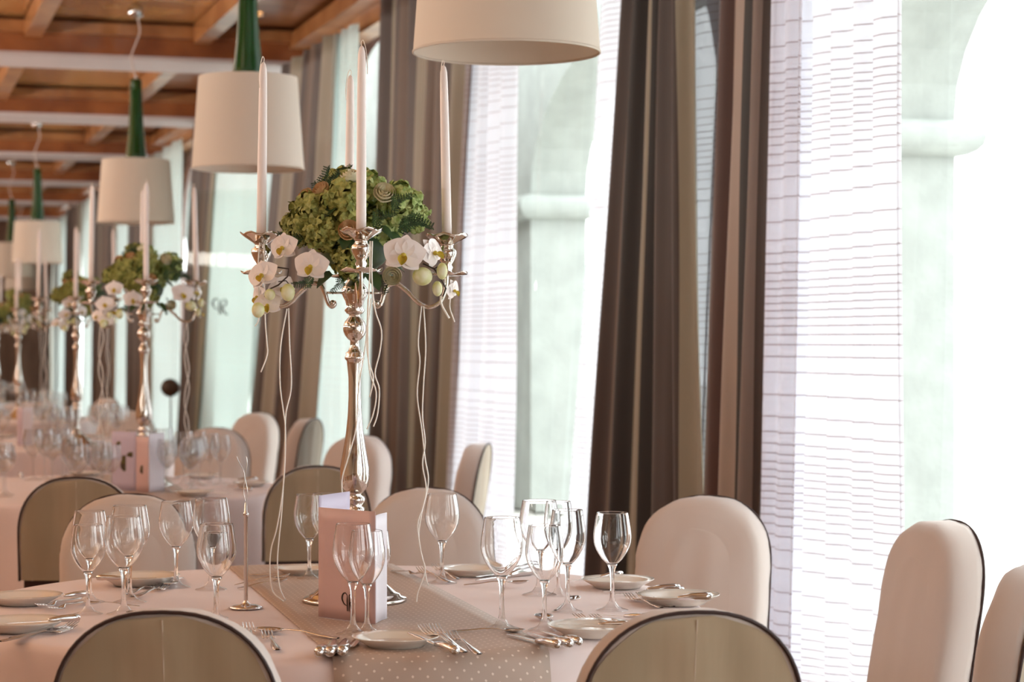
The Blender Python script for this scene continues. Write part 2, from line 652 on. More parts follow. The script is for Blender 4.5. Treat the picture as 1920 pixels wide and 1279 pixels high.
# ================================================================== CURTAINS
def curtain(name, label, cat, A, top, bot, mat, folds, amp, group=None, nu=None, seed=0, zt=3.72, zb=0.03, sharp=False):
    """top / bot: (left px, right px) of the photograph at y=0 and y=1050"""
    rnd = random.Random(seed)

    def zz(px):
        return 4.0 * A * 1000 / (px + 240)
    e = []
    for k in (0, 1):
        Zt, Zb = zz(top[k]), zz(bot[k])
        ht, hb = H + 640 / F * Zt, H - 410 / F * Zb
        e.append((Zt, ht, Zb, hb))

    def edge(k, z):
        Zt, ht, Zb, hb = e[k]
        return Zb + (Zt - Zb) * (z - hb) / (ht - hb)
    nu = nu or int(folds * 14)
    nv = 26
    ph = [rnd.uniform(0, 6.28) for _ in range(4)]
    rows, uvr = [], []
    for j in range(nv + 1):
        z = zb + (zt - zb) * j / nv
        r, q = [], []
        for i in range(nu + 1):
            u = i / nu
            Z = edge(0, z) * (1 - u) + edge(1, z) * u
            wob = 0.35 * math.sin(z * 1.1 + ph[0]) + .2 * math.sin(z * 2.3 + u * 4 + ph[1])
            s = math.sin(2 * PI * folds * u + wob)
            if sharp:
                s = math.copysign(abs(s) ** .7, s)
            off = amp * (s + .35 * math.sin(2 * PI * folds * 1.7 * u + ph[2] + .5 * math.sin(z)))
            X = A - 0.3 * Z
            r.append(Vector((X, Z, z)) + N * off)
            q.append((u, z))
        rows.append(r)
        uvr.append(q)
    b = MB().grid(rows, uvr)
    o = b.build(name, mat)
    o.modifiers.new('thickness', 'SOLIDIFY').thickness = 0.002 if cat == 'curtain' and 'sheer' in name else 0.006
    return tag(o, label, cat, group)


SH, DR = 'sheer_curtain', 'striped_drape'
curtain(SH, 'white sheer curtain with fine horizontal lines hanging behind the two rightmost chairs', 'curtain', 3.42, (1462, 1682), (1436, 1690), M['sheer'], 6, .022, seed=1)
curtain(SH, 'narrow greyish sheer curtain edge just beside the reddish brown drape', 'curtain', 3.36, (1448, 1500), (1426, 1482), M['sheer'], 2, .015, seed=12)
curtain(DR, 'widest brown and khaki striped drape, behind the lone right wine glass', 'curtain', 3.4, (1175, 1298), (1104, 1318), M['drape_a'], 5, .03, seed=2, nu=120)
curtain(DR, 'narrow reddish brown and beige striped drape next to the large white sheer curtain', 'curtain', 3.4, (1350, 1454), (1318, 1423), M['drape_b'], 3, .025, seed=3, nu=80)
curtain(SH, 'white lined sheer curtain showing on both sides of the wide khaki striped drape', 'curtain', 3.56, (1128, 1400), (1064, 1370), M['sheer'], 6, .02, seed=4)
curtain(SH, 'cream white sheer curtain directly under the nearest lampshade', 'curtain', 3.42, (885, 975), (833, 955), M['sheer'], 4, .025, seed=5)
curtain(DR, 'brown striped drape directly behind the right hand candle of the nearest candelabra', 'curtain', 3.4, (800, 890), (768, 838), M['drape_c'], 3, .028, seed=6, nu=70)
curtain(DR, 'brown striped drape hanging between the nearest bouquet and the arched window', 'curtain', 3.4, (715, 800), (688, 772), M['drape_d'], 3, .028, seed=7, nu=70)
curtain(SH, 'pale sheer curtain below the small arched window behind the nearest candelabra', 'curtain', 3.45, (622, 668), (573, 660), M['sheerfar'], 4, .022, seed=8)
curtain(DR, 'brown striped drape right behind the second hanging lamp', 'curtain', 3.4, (545, 636), (444, 574), M['drape_d'], 5, .03, seed=9, nu=110)
curtain(SH, 'greenish white sheer curtain behind the glass screen with the dark monogram', 'curtain', 3.45, (400, 505), (335, 450), M['sheerfar'], 4, .03, seed=10)
curtain(DR, 'narrow dark striped drape behind the right candle of the second candelabra', 'curtain', 3.4, (380, 425), (322, 352), M['drape_d'], 3, .03, seed=11, nu=60)
ORDW = ['first', 'second', 'third', 'fourth', 'fifth', 'sixth', 'seventh', 'eighth', 'ninth', 'tenth', 'eleventh', 'twelfth', 'thirteenth', 'fourteenth', 'fifteenth', 'sixteenth', 'seventeenth', 'eighteenth', 'nineteenth', 'twentieth', 'twenty first', 'twenty second', 'twenty third', 'twenty fourth', 'twenty fifth', 'twenty sixth', 'twenty seventh', 'twenty eighth']
far_dr = [(256, 300), (190, 232), (140, 165), (95, 112), (58, 72), (24, 36)]
far_sh = [(300, 345), (214, 262), (165, 195), (112, 142), (72, 96), (36, 60), (-6, 22)]
for i, (a, b_) in enumerate(far_dr):
    a -= 22
    b_ -= 22
    curtain(DR, 'distant dark striped drape, %s from the left edge of the photo' % ORDW[5 - i], 'curtain', 3.4, (a + 14, b_ + 14), (a, b_), M['drape_d'], 3, .03, 'far striped drapes', seed=20 + i, nu=36)
for i, (a, b_) in enumerate(far_sh):
    a -= 15
    b_ -= 15
    curtain(SH, 'distant pale sheer curtain, %s from the left edge of the photo' % ORDW[6 - i], 'curtain', 3.45, (a + 12, b_ + 12), (a, b_), M['sheerfar'], 3, .03, 'far sheer curtains', seed=40 + i, nu=36)


# ================================================================== LAMPS
def make_lamp():
    r = thing('pendant_lamp', (0, 0, 0))
    b = MB()
    b.lathe([(.29, 0), (.255, .475), (.2525, .475), (.2875, 0)], 64, close=True)
    b.build('lamp_shade', M['shade'], r, sharp=40)
    b = MB()
    b.tube([(.289 * math.cos(a * PI / 24), .289 * math.sin(a * PI / 24), .003) for a in range(48)], .004, 6, closed=True)
    b.build('rim', M['shade'], r)
    b = MB()
    b.lathe([(.0005, .46), (.08, .46), (.082, .485), (.078, .52), (.07, .58), (.062, .66), (.055, .76), (.049, .88), (.045, 1.0), (.043, 1.075), (.036, 1.085), (.0005, 1.085)], 28)
    b.build('glass_neck', M['green'], r)
    b = MB()
    for a in (0, 2 * PI / 3, 4 * PI / 3):
        b.tube([(.05 * math.cos(a), .05 * math.sin(a), .468), (.254 * math.cos(a), .254 * math.sin(a), .468)], .003, 5)
    b.build('spider', M['chrome'], r)
    b = MB()
    b.lathe([(.02, .46), (.02, .40), (.012, .39)], 12)
    b.ball((0, 0, .36), .032, 12, 8)
    b.build('lamp_bulb', M['china'], r)
    b = MB()
    b.tube(spline([(0, 0, 1.08), (-.012, 0, 1.13), (-.03, .01, 1.2), (-.035, .01, 1.27), (.0, 0, 1.36), (.028, 0, 1.44), (.02, 0, 1.52), (.0, 0, 1.59)], 5), .006, 6)
    b.tube([(0, 0, 1.08), (0, 0, 1.12)], .012, 8)
    b.build('cord', M['cord'], r)
    b = MB()
    b.ball((0, 0, 1.60), .062, 20, 10, (1, 1, .9))
    b.build('ceiling_cup', M['chrome'], r)
    return r


lamp = make_lamp()
lampz = 2.34
LL = ['nearest and largest cream drum pendant lamp, cut off by the top of the photo',
      'cream drum pendant lamp with green glass neck, second in the row, behind the leftmost candle',
      'cream drum pendant lamp with green glass neck, third in the row, over the second candelabra',
      'small distant cream pendant lamp with green neck, fourth in the row',
      'small distant cream pendant lamp at the left edge of the photo, fifth in the row',
      'faraway small cream pendant lamp farthest down the row']
for i, (px, Y) in enumerate(((950, 6.6), (465, 11.05), (255, 16.1), (70, 24.4), (22, 29.7), (40, 37.0))):
    o = lamp if i == 0 else copy_tree(lamp)
    o.location = ((px - CX) / F * Y, Y, lampz)
    tag(o, LL[i], 'lamp', 'pendant lamps over the tables')


# ================================================================== TABLES
TAB = [(-.48, 5.62, .98), (-2.07, 10.0, 1.0), (-3.3, 14.4, 1.0), (-4.65, 18.8, 1.0), (-6.0, 23.2, 1.0)]
TLAB = ['nearest', 'second', 'third', 'fourth', 'fifth']


def cloth_mesh(R, seed):
    rnd = random.Random(seed)
    n = 144
    rows = []
    prof = [(0.0005, 0, 0), (.3, 0, 0), (.6, 0, 0), (.85, 0, 0), (.93, 0, 0), (.97, -.002, 0), (.99, -.008, .1), (1.0, -.022, .3), (1.003, -.06, .6), (1.006, -.14, .9), (1.015, -.3, 1.3), (1.02, -.5, 1.7), (1.025, -.7, 2.0)]
    ph = rnd.uniform(0, 6)
    for f, dz, k in prof:
        r = []
        for i in range(n + 1):
            a = 2 * PI * i / n
            wv = math.sin(a * 13 + ph) + .6 * math.sin(a * 21 + 2 * ph)
            rr = R * f + k * .017 * wv
            r.append((rr * math.cos(a), rr * math.sin(a), TZ + dz + .001))
        rows.append(r)
    return MB().grid(rows)


table0 = None
for i, (x, y, R) in enumerate(TAB):
    t = thing('round_table', (x, y, 0), 0, 'round dining table hidden under the %s white tablecloth' % TLAB[i], 'table', 'round dining tables')
    MB().lathe([(.0005, TZ - .03), (R - .03, TZ - .03), (R - .03, TZ - .003), (.0005, TZ - .003)], 48).build('tabletop', M['mahogany'], t, sharp=40)
    MB().lathe([(.3, 0), (.3, .03), (.06, .07), (.05, .4), (.08, TZ - .03)], 20).build('pedestal', M['mahogany'], t)
    c = cloth_mesh(R, i + 3).build('tablecloth', M['cloth'])
    c.location = (x, y, 0)
    tag(c, ['pinkish white tablecloth on the nearest round table in the foreground',
            'white tablecloth on the second round table, behind the khaki backed chairs',
            'white tablecloth on the third round table, largely hidden by glasses',
            'distant white tablecloth on the fourth round table',
            'distant white tablecloth on the fifth round table at the far left'][i], 'tablecloth', 'tablecloths')


def runner(x, y, R, off, ang, label, hw=.25):
    """strip of cloth across the table along the room, hanging over both edges"""
    d = Vector((math.sin(ang), math.cos(ang), 0))
    c = Vector((math.cos(ang), -math.sin(ang), 0))
    rows, uvs = [], []
    L = R + .42
    n = 90
    for i in range(n + 1):
        t = -L + 2 * L * i / n
        r, q = [], []
        for j in range(13):
            cc = off - hw + 2 * hw * j / 12
            s = math.sqrt(max(R * R - cc * cc, 0)) - .012
            at = abs(t)
            rad = .022
            if at <= s:
                pos, dz = at, 0
            elif at <= s + rad * PI / 2:
                a = (at - s) / rad
                pos, dz = s + rad * math.sin(a), -rad * (1 - math.cos(a))
            else:
                e = at - s - rad * PI / 2
                pos, dz = s + rad + .012 * min(1, e * 12) + e * .05 + .01 * math.sin(cc * 22) * min(1, e * 5), -rad - e
            p = Vector((x, y, 0)) + d * math.copysign(pos + .004, t) + c * cc
            r.append((p.x, p.y, TZ + .0035 + dz))
            q.append((cc, t))
        rows.append(r)
        uvs.append(q)
    o = MB().grid(rows, uvs).build('table_runner', M['runner'])
    o.modifiers.new('thickness', 'SOLIDIFY').thickness = 0.0015
    return tag(o, label, 'table runner', 'table runners')


runner(-.48, 5.62, .98, .0 + .095, -.25, 'beige table runner with small white dots across the nearest table')
runner(-2.07, 10.0, 1.0, .25, -.25, 'beige table runner across the second table')


# ---- glasses
GPROF = [(.0005, .000), (.045, .000), (.0455, .0015), (.043, .003), (.028, .0055), (.016, .014), (.0098, .024), (.0068, .036), (.0058, .06), (.0058, .085), (.0068, .105), (.0098, .118), (.0148, .127), (.0005, .1285)]
BOUT = [(.0005, .1265), (.010, .1268), (.019, .133), (.031, .146), (.043, .165), (.050, .183), (.0525, .2), (.0520, .216), (.0485, .24), (.0435, .27)]


def make_glass(name, mat, parts=True, n=32):
    r = thing(name, (0, 0, 0))
    bo = [(p.x, p.y) for p in spline([(a, z, 0) for a, z in BOUT], 3)]
    th = .0013
    inner = []
    for i, (a, z) in enumerate(bo):
        i0, i1 = max(i - 1, 0), min(i + 1, len(bo) - 1)
        tx, tz = bo[i1][0] - bo[i0][0], bo[i1][1] - bo[i0][1]
        l_ = math.hypot(tx, tz)
        e = .0035 if z < .128 else th
        inner.append((max(a - e * tz / l_, .0005), z + e * tx / l_))
    top = bo[-1]
    bo = bo[:-1] + [(top[0] + .00008, .2688), (top[0], .2697), (top[0] - .0003, .2702), (top[0] - .0009, .2702)]
    inner = inner[:-1] + [(top[0] - .00125, .2688), (top[0] - .0012, .2697)]
    inner[0] = (.0005, .1300)
    MB().lathe(bo + inner[::-1], n).build('bowl', mat, r)
    MB().lathe([g for g in GPROF if g[1] > .02], n // 2).build('stem', mat, r)
    MB().lathe([(.0455, .0012), (.043, .003), (.030, .0065), (.018, .0125), (.0104, .024)], n).build('foot', M['thinglass'], r)
    return r


gl = make_glass('wine_glass', M['glass'])
used = [False]


def put_glass(cx, top, base, label, w=1.0, px_b=None):
    o = gl if not used[0] else copy_tree(gl)
    used[0] = True
    p = P(px_b if px_b else cx, base, TZ + .001)
    h = (base - top) / F * p.y
    s = h / .27
    # seen from a little above, the rim's centre stands for the height
    o.location = p
    o.scale = (s * w, s * w, s)
    return tag(o, label, 'wine glass', 'wine glasses on the nearest table')


G1 = [
    (941, 970, 1180, 'large wine glass standing on the right edge of the dotted runner', .98),
    (1021, 985, 1182, 'wine glass standing just behind the three parallel knives at the front', .95),
    (1064, 956, 1148, 'wine glass second back in the right hand cluster, behind a fork', .92),
    (1047, 940, 1118, 'wine glass farthest back in the right hand cluster', .8),
    (1011, 938, 1116, 'broad wine glass in front of the sheer curtain, back of the right hand cluster', 1.1),
    (1148, 961, 1145, 'lone wine glass on the right in front of the striped drape', 1.0),
    (829, 926, 1094, 'lone wine glass behind the hanging ribbons, right of the menu card', 1.0),
    (662, 982, 1190, 'left wine glass of the three in front of the menu card', .95),
    (688, 995, 1187, 'middle wine glass of the three in front of the menu card', .92),
    (706, 995, 1160, 'right wine glass of the three beside the menu card', .82),
    (580, 927, 1086, 'wine glass behind the left edge of the menu card', .95),
    (611, 925, 1080, 'wine glass hidden behind the folded menu card', .95),
    (165, 984, 1152, 'front wine glass of the pair at the far left of the table', 1.0),
    (168, 958, 1130, 'rear wine glass of the pair at the far left of the table', 1.0),
    (232, 968, 1152, 'front wine glass of the second pair from the left', 1.05),
    (243, 948, 1130, 'rear wine glass of the second pair from the left', 1.05),
    (330, 940, 1102, 'wine glass standing alone above the golden spoon on the left half of the table', 1.02),
    (396, 934, 1106, 'tall rear wine glass next to the thin silver number stand', 1.05),
    (406, 982, 1172, 'front wine glass next to the thin silver number stand, just behind a chair', 1.0),
    (404, 998, 1160, 'small wine glass inside the outline of its neighbour, near the number stand', .9),
]
for g in G1:
    put_glass(*g)

gfar = make_glass('wine_glass', M['thinglass'], n=20)
gfar_used = False


def glass_at(x, y, s, label, group):
    global gfar_used
    o = gfar if not gfar_used else copy_tree(gfar)
    gfar_used = True
    o.location = (x, y, TZ + .001)
    o.scale = (s, s, s * random.uniform(.92, 1.02))
    tag(o, label, 'wine glass', group)


# ---- plates
def make_plate():
    r = thing('bread_plate', (0, 0, 0))
    MB().lathe([(.0005, .004), (.055, .004), (.06, .0), (.066, .0), (.07, .005), (.09, .016), (.1025, .0235), (.1032, .0245), (.102, .0252), (.088, .0195), (.07, .011), (.062, .0085), (.0005, .0085)], 48).build('plate_body', M['china'], r)
    return r


def lathe_plate():
    return MB().lathe([(.0005, .004), (.055, .004), (.06, .0), (.066, .0), (.07, .005), (.09, .016), (.1025, .0235), (.1032, .0245), (.102, .0252), (.088, .0195), (.07, .011), (.062, .0085), (.0005, .0085)], 48).mesh('bread_plate', M['china'])


PM = lathe_plate()
for px, py, wpx, lb in [
    (742, 1214, 166, 'bread plate at the front of the runner with forks leaning on its rim'),
    (1112, 1193, 172, 'bread plate partly hidden by the right front chair'),
    (1158, 1103, 138, 'bread plate behind the lone right wine glass'),
    (1272, 1134, 155, 'bread plate at the right edge of the table with a knife across it'),
    (885, 1080, 120, 'bread plate at the back of the table behind the lone glass by the ribbons'),
    (45, 1134, 145, 'upper bread plate of the two at the left edge of the photo'),
    (40, 1184, 165, 'lower bread plate of the two at the left edge of the photo'),
    (262, 1098, 150, 'bread plate behind the glasses on the left half of the table'),
    (567, 1078, 95, 'bread plate behind the menu card and glasses, next to a khaki backed chair'),
]:
    p = P(px, py, TZ)
    o = link('bread_plate', PM)
    o.location = (p.x, p.y, TZ + .003)
    s = min(max(wpx / F * p.y / .206, .8), 1.12)
    o.scale = (s, s, s)
    tag(o, lb, 'plate', 'bread plates on the nearest table')


# ---- cutlery (local +X runs from handle end to tip, length 1 unit = scaled later)
def make_fork():
    r = thing('fork', (0, 0, 0))
    b = MB()
    rows = []
    for x, w_, z, th in ((0, .0055, .003, .0016), (.006, .009, .003, .002), (.05, .0075, .0035, .0022), (.09, .003, .0055, .002), (.125, .0028, .008, .0018), (.14, .006, .0055, .0014), (.15, .011, .003, .0012), (.157, .0125, .002, .001)):
        rows.append([(x, -w_, z), (x, -w_ * .5, z + th), (x, w_ * .5, z + th), (x, w_, z), (x, w_ * .5, z - th * .4), (x, -w_ * .5, z - th * .4), (x, -w_, z)])
    b.grid(rows)
    b.build('handle', M['steel'], r)
    b = MB()
    for k in range(4):
        y = -.0105 + .007 * k
        b.tube([(.154, y, .0022), (.17, y, .0018), (.19, y * .95, .004), (.212, y * .9, .0105)], [.0019, .0017, .0015, .0007], 5)
    b.build('tines', M['steel'], r)
    return r


def make_knife():
    r = thing('knife', (0, 0, 0))
    b = MB()
    b.tube([(0, 0, .0095), (.004, 0, .0095), (.02, 0, .0095), (.06, 0, .009), (.095, 0, .0065), (.1, 0, .006)], [.003, .0095, .0115, .0098, .0062, .004], 10)
    b.build('handle', M['steel'], r)
    b = MB()
    rows = []
    for x, a, c in ((.098, -.003, .003), (.105, -.008, .004), (.13, -.0095, .005), (.2, -.009, .006), (.222, -.004, .0055), (.23, .002, .004)):
        rows.append([(x, a, .004), (x, a * .2, .0052), (x, c, .0045), (x, a * .2, .0036), (x, a, .004)])
    b.grid(rows)
    b.build('blade', M['steel'], r)
    return r


def make_spoon():
    r = thing('spoon', (0, 0, 0))
    b = MB()
    rows = []
    for x, w_, z, th in ((0, .005, .002, .0016), (.006, .009, .002, .002), (.045, .006, .004, .0022), (.09, .0028, .009, .002), (.128, .0024, .009, .0018), (.142, .004, .005, .0015)):
        rows.append([(x, -w_, z), (x, -w_ * .5, z + th), (x, w_ * .5, z + th), (x, w_, z), (x, w_ * .5, z - th * .4), (x, -w_ * .5, z - th * .4), (x, -w_, z)])
    b.grid(rows)
    b.build('handle', M['steel'], r)
    b = MB()
    rows = []
    n = 16
    for k in (1.0, .8, .55, .25, .02):
        rows.append([(.171 + .032 * k * math.cos(2 * PI * i / n), .0195 * k * math.sin(2 * PI * i / n), .0085 - .0085 * (1 - k * k)) for i in range(n + 1)])
    b.grid(rows)
    o = b.build('spoon_bowl', M['steel'], r)
    o.modifiers.new('thickness', 'SOLIDIFY').thickness = 0.0012
    return r


protos = {'fork': [make_fork(), .212, False], 'knife': [make_knife(), .23, False], 'spoon': [make_spoon(), .203, False]}


def cutlery(kind, h, t, label, hz=0.0, tz=0.0, group='cutlery on the nearest table'):
    pr = protos[kind]
    a = P(h[0], h[1], TZ + hz + .004)
    b = P(t[0], t[1], TZ + tz + .004)
    v = b - a
    L = v.length
    sc = min(max(L / pr[1], .72), 1.2)
    v.normalize()
    o = pr[0] if not pr[2] else copy_tree(pr[0])
    pr[2] = True
    x = v
    y = Vector((0, 0, 1)).cross(x).normalized()
    z = x.cross(y)
    m = Matrix((x, y, z)).transposed().to_4x4()
    o.matrix_basis = Matrix.Translation(a) @ m @ Matrix.Scale(sc, 4)
    return tag(o, label, kind, group)


CUT = [
    ('knife', (597, 1234), (628, 1202), 'leftmost knife of the three with handles towards the camera, left of the front bread plate'),
    ('knife', (617, 1233), (650, 1201), 'middle knife of the three with handles towards the camera, left of the front bread plate'),
    ('knife', (640, 1232), (672, 1200), 'rightmost knife of the three with handles towards the camera, left of the front bread plate'),
    ('spoon', (634, 1199), (482, 1184), 'dessert spoon lying across the left edge of the runner'),
    ('fork', (478, 1212), (462, 1172), 'fork showing its tines above the left front chair back', 0, .01),
    ('fork', (520, 1222), (487, 1172), 'second fork beside the left front chair back', -.0, .006),
    ('knife', (856, 1231), (766, 1190), 'butter knife resting on the front bread plate, blade on the left', .006, .022),
    ('fork', (872, 1226), (790, 1180), 'inner fork leaning on the front bread plate', .0, .024),
    ('fork', (898, 1230), (836, 1186), 'outer fork right of the front bread plate', .0, .012),
    ('fork', (862, 1222), (812, 1178), 'short fork between its two neighbours by the front bread plate', .0, .018),
    ('knife', (1048, 1218), (952, 1193), 'nearest knife of the row of three at the front right of the runner'),
    ('knife', (1070, 1216), (988, 1190), 'middle knife of the row of three at the front right of the runner'),
    ('knife', (1087, 1212), (1015, 1187), 'farthest knife of the row of three at the front right of the runner'),
    ('spoon', (846, 1184), (985, 1186), 'long handled spoon behind the three front right knives'),
    ('spoon', (1046, 1182), (1000, 1146), 'spoon with lilac bowl behind the front glass of the right cluster'),
    ('spoon', (1042, 1146), (1082, 1122), 'spoon standing out lilac beside the second glass of the right cluster', 0, .012),
    ('spoon', (870, 1098), (992, 1094), 'spoon lying in front of the rear bread plate', 0, .01),
    ('knife', (1004, 1076), (872, 1094), 'knife lying in front of the rear bread plate, blade on the left'),
    ('knife', (1000, 1070), (885, 1086), 'second knife lying in front of the rear bread plate, farther back'),
    ('fork', (1175, 1176), (1032, 1152), 'left fork with tines by the right cluster of glasses', .02, .004),
    ('fork', (1200, 1178), (1062, 1152), 'right fork with tines by the right cluster of glasses', .02, .004),
    ('knife', (1180, 1176), (1058, 1174), 'butter knife lying on the bread plate beside the right front chair', .026, .026),
    ('knife', (1283, 1112), (1150, 1117), 'thick handled knife at the right side of the table'),
    ('knife', (1276, 1108), (1130, 1112), 'second knife lying behind the thick handled one on the right'),
    ('knife', (1168, 1079), (1090, 1089), 'butter knife resting on the plate behind the lone right glass', .034, .026),
    ('knife', (1336, 1124), (1184, 1128), 'butter knife lying across the plate at the right edge of the table', .03, .026),
    ('fork', (1240, 1142), (1156, 1114), 'dark looking fork lying right of the lone right glass'),
    ('fork', (1262, 1140), (1180, 1112), 'second fork lying right of the lone right glass'),
    ('knife', (1218, 1162), (1110, 1154), 'knife lying flat just in front of the lone right glass'),
    ('fork', (735, 1072), (790, 1078), 'fork lying left of the ribbon ends at the back of the table', 0, .01),
    ('fork', (842, 1094), (776, 1066), 'left fork with upright tines behind the ribbon ends', 0, .012),
    ('fork', (858, 1088), (815, 1064), 'right fork with upright tines behind the ribbon ends', 0, .012),
    ('spoon', (340, 1085), (303, 1108), 'golden reflecting spoon in front of the lone left glass', 0, .006),
    ('spoon', (262, 1138), (196, 1134), 'golden reflecting spoon bowl between the two left pairs of glasses', 0, .006),
    ('spoon', (300, 1172), (246, 1152), 'small spoon tip showing behind the left front chair'),
    ('fork', (0, 1206), (200, 1170), 'front fork of the bundle running to the left edge of the photo'),
    ('fork', (20, 1200), (210, 1160), 'rear fork of the bundle running to the left edge of the photo'),
    ('knife', (165, 1118), (60, 1124), 'butter knife resting on the upper left bread plate', .02, .026),
    ('knife', (150, 1164), (10, 1172), 'butter knife resting on the lower left bread plate', .02, .026),
    ('fork', (150, 1124), (60, 1144), 'fork in front of the upper left bread plate', 0, .008),
    ('fork', (160, 1130), (95, 1146), 'second fork in front of the upper left bread plate', 0, .006),
    ('knife', (180, 1088), (290, 1086), 'butter knife on the plate behind the left glasses', .024, .026),
    ('fork', (235, 1118), (300, 1096), 'fork right of the plate behind the left glasses'),
    ('fork', (250, 1122), (320, 1100), 'second fork right of the plate behind the left glasses'),
    ('spoon', (440, 1098), (545, 1080), 'silver spoon under the ends of the left hanging ribbons', 0, .03),
    ('spoon', (446, 1104), (520, 1092), 'small golden tipped spoon by the ends of the left ribbons', 0, .012),
    ('fork', (470, 1078), (525, 1082), 'fork behind the ends of the left ribbons'),
]
for c in CUT:
    cutlery(c[0], c[1], c[2], c[3], *(c[4:]))


# ---- logo strokes on a flat surface (local x, z) --------------------------------
def monogram(h=.042, depth=.0006):
    """reversed P joined to an R, drawn with thick and thin strokes; centred at the origin in the x-z plane"""
    def st(pts, ws):
        sp = spline([(x, 0, z) for x, z in pts], 6)
        n = len(sp)
        rows = []
        for i, p in enumerate(sp):
            t = (sp[min(i + 1, n - 1)] - sp[max(i - 1, 0)]).normalized()
            nn = Vector((-t.z, 0, t.x))
            f = i / (n - 1) * (len(ws) - 1)
            k = min(int(f), len(ws) - 2)
            w_ = (ws[k] * (1 - (f - k)) + ws[k + 1] * (f - k)) * h
            rows.append([(p + nn * w_ - Vector((0, depth, 0))) * 1, (p - nn * w_ - Vector((0, depth, 0)))])
        return rows
    b = MB()
    S_ = h
    P_ = [([(-.05, .36), (-.06, .1), (-.05, -.2), (-.04, -.5)], [.02, .05, .05, .04]),
          ([(-.05, .36), (-.2, .5), (-.4, .42), (-.48, .18), (-.36, -.05), (-.2, -.16), (-.06, -.2)], [.02, .03, .05, .06, .04, .03, .01]),
          ([(.1, .4), (.11, .0), (.1, -.5)], [.03, .05, .03]),
          ([(.1, .4), (.3, .46), (.4, .3), (.34, .06), (.12, -.04)], [.02, .03, .06, .04, .02]),
          ([(.16, -.05), (.27, -.3), (.4, -.5), (.56, -.46)], [.02, .05, .04, .01])]
    for pts, ws in P_:
        b.grid(st([(x * S_, z * S_) for x, z in pts], ws))
    return b


# ---- menu cards ------------------------------------------------------------------
def card(name, a, b, h, mat, parent, curl=0.0, ox=0.0):
    """vertical sheet between two floor points a, b (relative to parent)"""
    a, b = Vector(a), Vector(b)
    d = (b - a)
    nrm = Vector((-d.y, d.x, 0)).normalized()
    rows = []
    for j in range(9):
        v = j / 8
        rows.append([a + d * (i / 8) + nrm * (curl * math.sin(PI * i / 8) + .01 * curl * v) + Vector((0, 0, h * v)) for i in range(9)])
    o = MB().grid(rows).build(name, mat, parent)
    o.modifiers.new('thickness', 'SOLIDIFY').thickness = 0.0012
    return o


pA = P(598, 1160)
pB = P(704, 1174)
m1 = thing('menu_card', (pB.x, pB.y, TZ + .005), 0, 'rose coloured folded menu card with dark monogram in front of the nearest candelabra', 'menu card', 'menu cards')
la = pA - pB
la.z = 0
fp = card('front_panel', (0, 0, 0), la, .272, M['menu'], m1, .002)
pC = Vector((la.x - .004, la.y + .1, 0))
card('back_panel', la, (la.x + .065, la.y + .16, 0), .30, M['menuback'], m1, .004)
card('side_panel', (0.001, .002, 0), (.022, .1, 0), .262, M['menuwhite'], m1, .004)
lg = monogram(.044).build('monogram', M['ink'], m1)
d_ = -la.normalized()
lg.location = la * .46 + Vector((d_.y, -d_.x, 0)) * .0035 + Vector((0, 0, .045))
lg.rotation_euler = (0, 0, math.atan2(d_.y, d_.x))

Y2 = 9.75
q0 = D(205, 930, Y2)
q1, q2, q3 = D(255, 930, Y2), D(279, 930, Y2 - .1), D(308, 930, Y2 + .05)
m2 = thing('menu_card', (q1.x, q1.y, TZ + .005), 0, 'folded menu card with lilac floral print standing on the second table', 'menu card', 'menu cards')


def rel(p):
    return Vector((p.x - q1.x, p.y - q1.y, 0))


fl = card('floral_panel', rel(q0) + Vector((0, .06, 0)), rel(q1), .27, M['menuback'], m2)
card('front_panel', rel(q1), rel(q2), .25, M['menu'], m2)
card('side_panel', rel(q2), rel(q3), .265, M['menuwhite'], m2)
for k, (fx, fz, rx, rz_, mt) in enumerate(((.3, .215, .012, .01, 'inkgreen'), (.52, .125, .017, .038, 'inkgreen'), (.8, .165, .02, .012, 'inkgreen'), (1.25, .1, .01, .02, 'inkgreen'))):
    b = MB()
    pts = [(rx * math.cos(a * PI / 6) * (1 + .2 * math.sin(a * 2.1)), 0, rz_ * math.sin(a * PI / 6)) for a in range(12)]
    b.add(pts, [tuple(range(12))])
    o = b.build('leaf_print', M[mt], m2, False)
    base = rel(q0) * (1 - fx) + Vector((0, .06, 0)) * (1 - fx) if fx <= 1 else rel(q2) * (fx - 1) * 2
    o.location = base + Vector((0, -.004, fz))

m3 = thing('menu_card', Vector((D(42, 800, 14.0).x, 14.0, TZ + .005)), 0, 'white menu card standing on the third table', 'menu card', 'menu cards')
card('front_panel', (0, 0, 0), (.06, .03, 0), .25, M['menuwhite'], m3)
card('back_panel', (0.0, 0, 0), (-.05, .07, 0), .25, M['menuback'], m3)

# ---- thin table number stand -------------------------------------------------------
p = P(461, 1143)
ns = thing('number_stand', (p.x, p.y, TZ + .004), 0, 'thin silver number stand with wire clip on the nearest table', 'stand')
MB().lathe([(.0005, 0), (.043, 0), (.044, .002), (.034, .006), (.012, .010), (.006, .016), (.005, .02), (.0005, .02)], 28).build('base', M['steel'], ns)
MB().lathe([(.0052, .015), (.0052, .235), (.0075, .237), (.0075, .244), (.0045, .246), (.003, .27), (.0005, .272)], 12).build('pole', M['steel'], ns)
b = MB()
b.tube(spline([(0, 0, .265), (.004, 0, .30), (-.002, 0, .335), (.003, 0, .37), (.001, 0, .39)], 5), .0012, 5)
b.tube(spline([(0, 0, .27), (-.006, 0, .3), (-.004, 0, .345), (-.018, 0, .375), (-.024, 0, .39)], 5), .0012, 5)
b.build('wire_clip', M['steel'], ns)


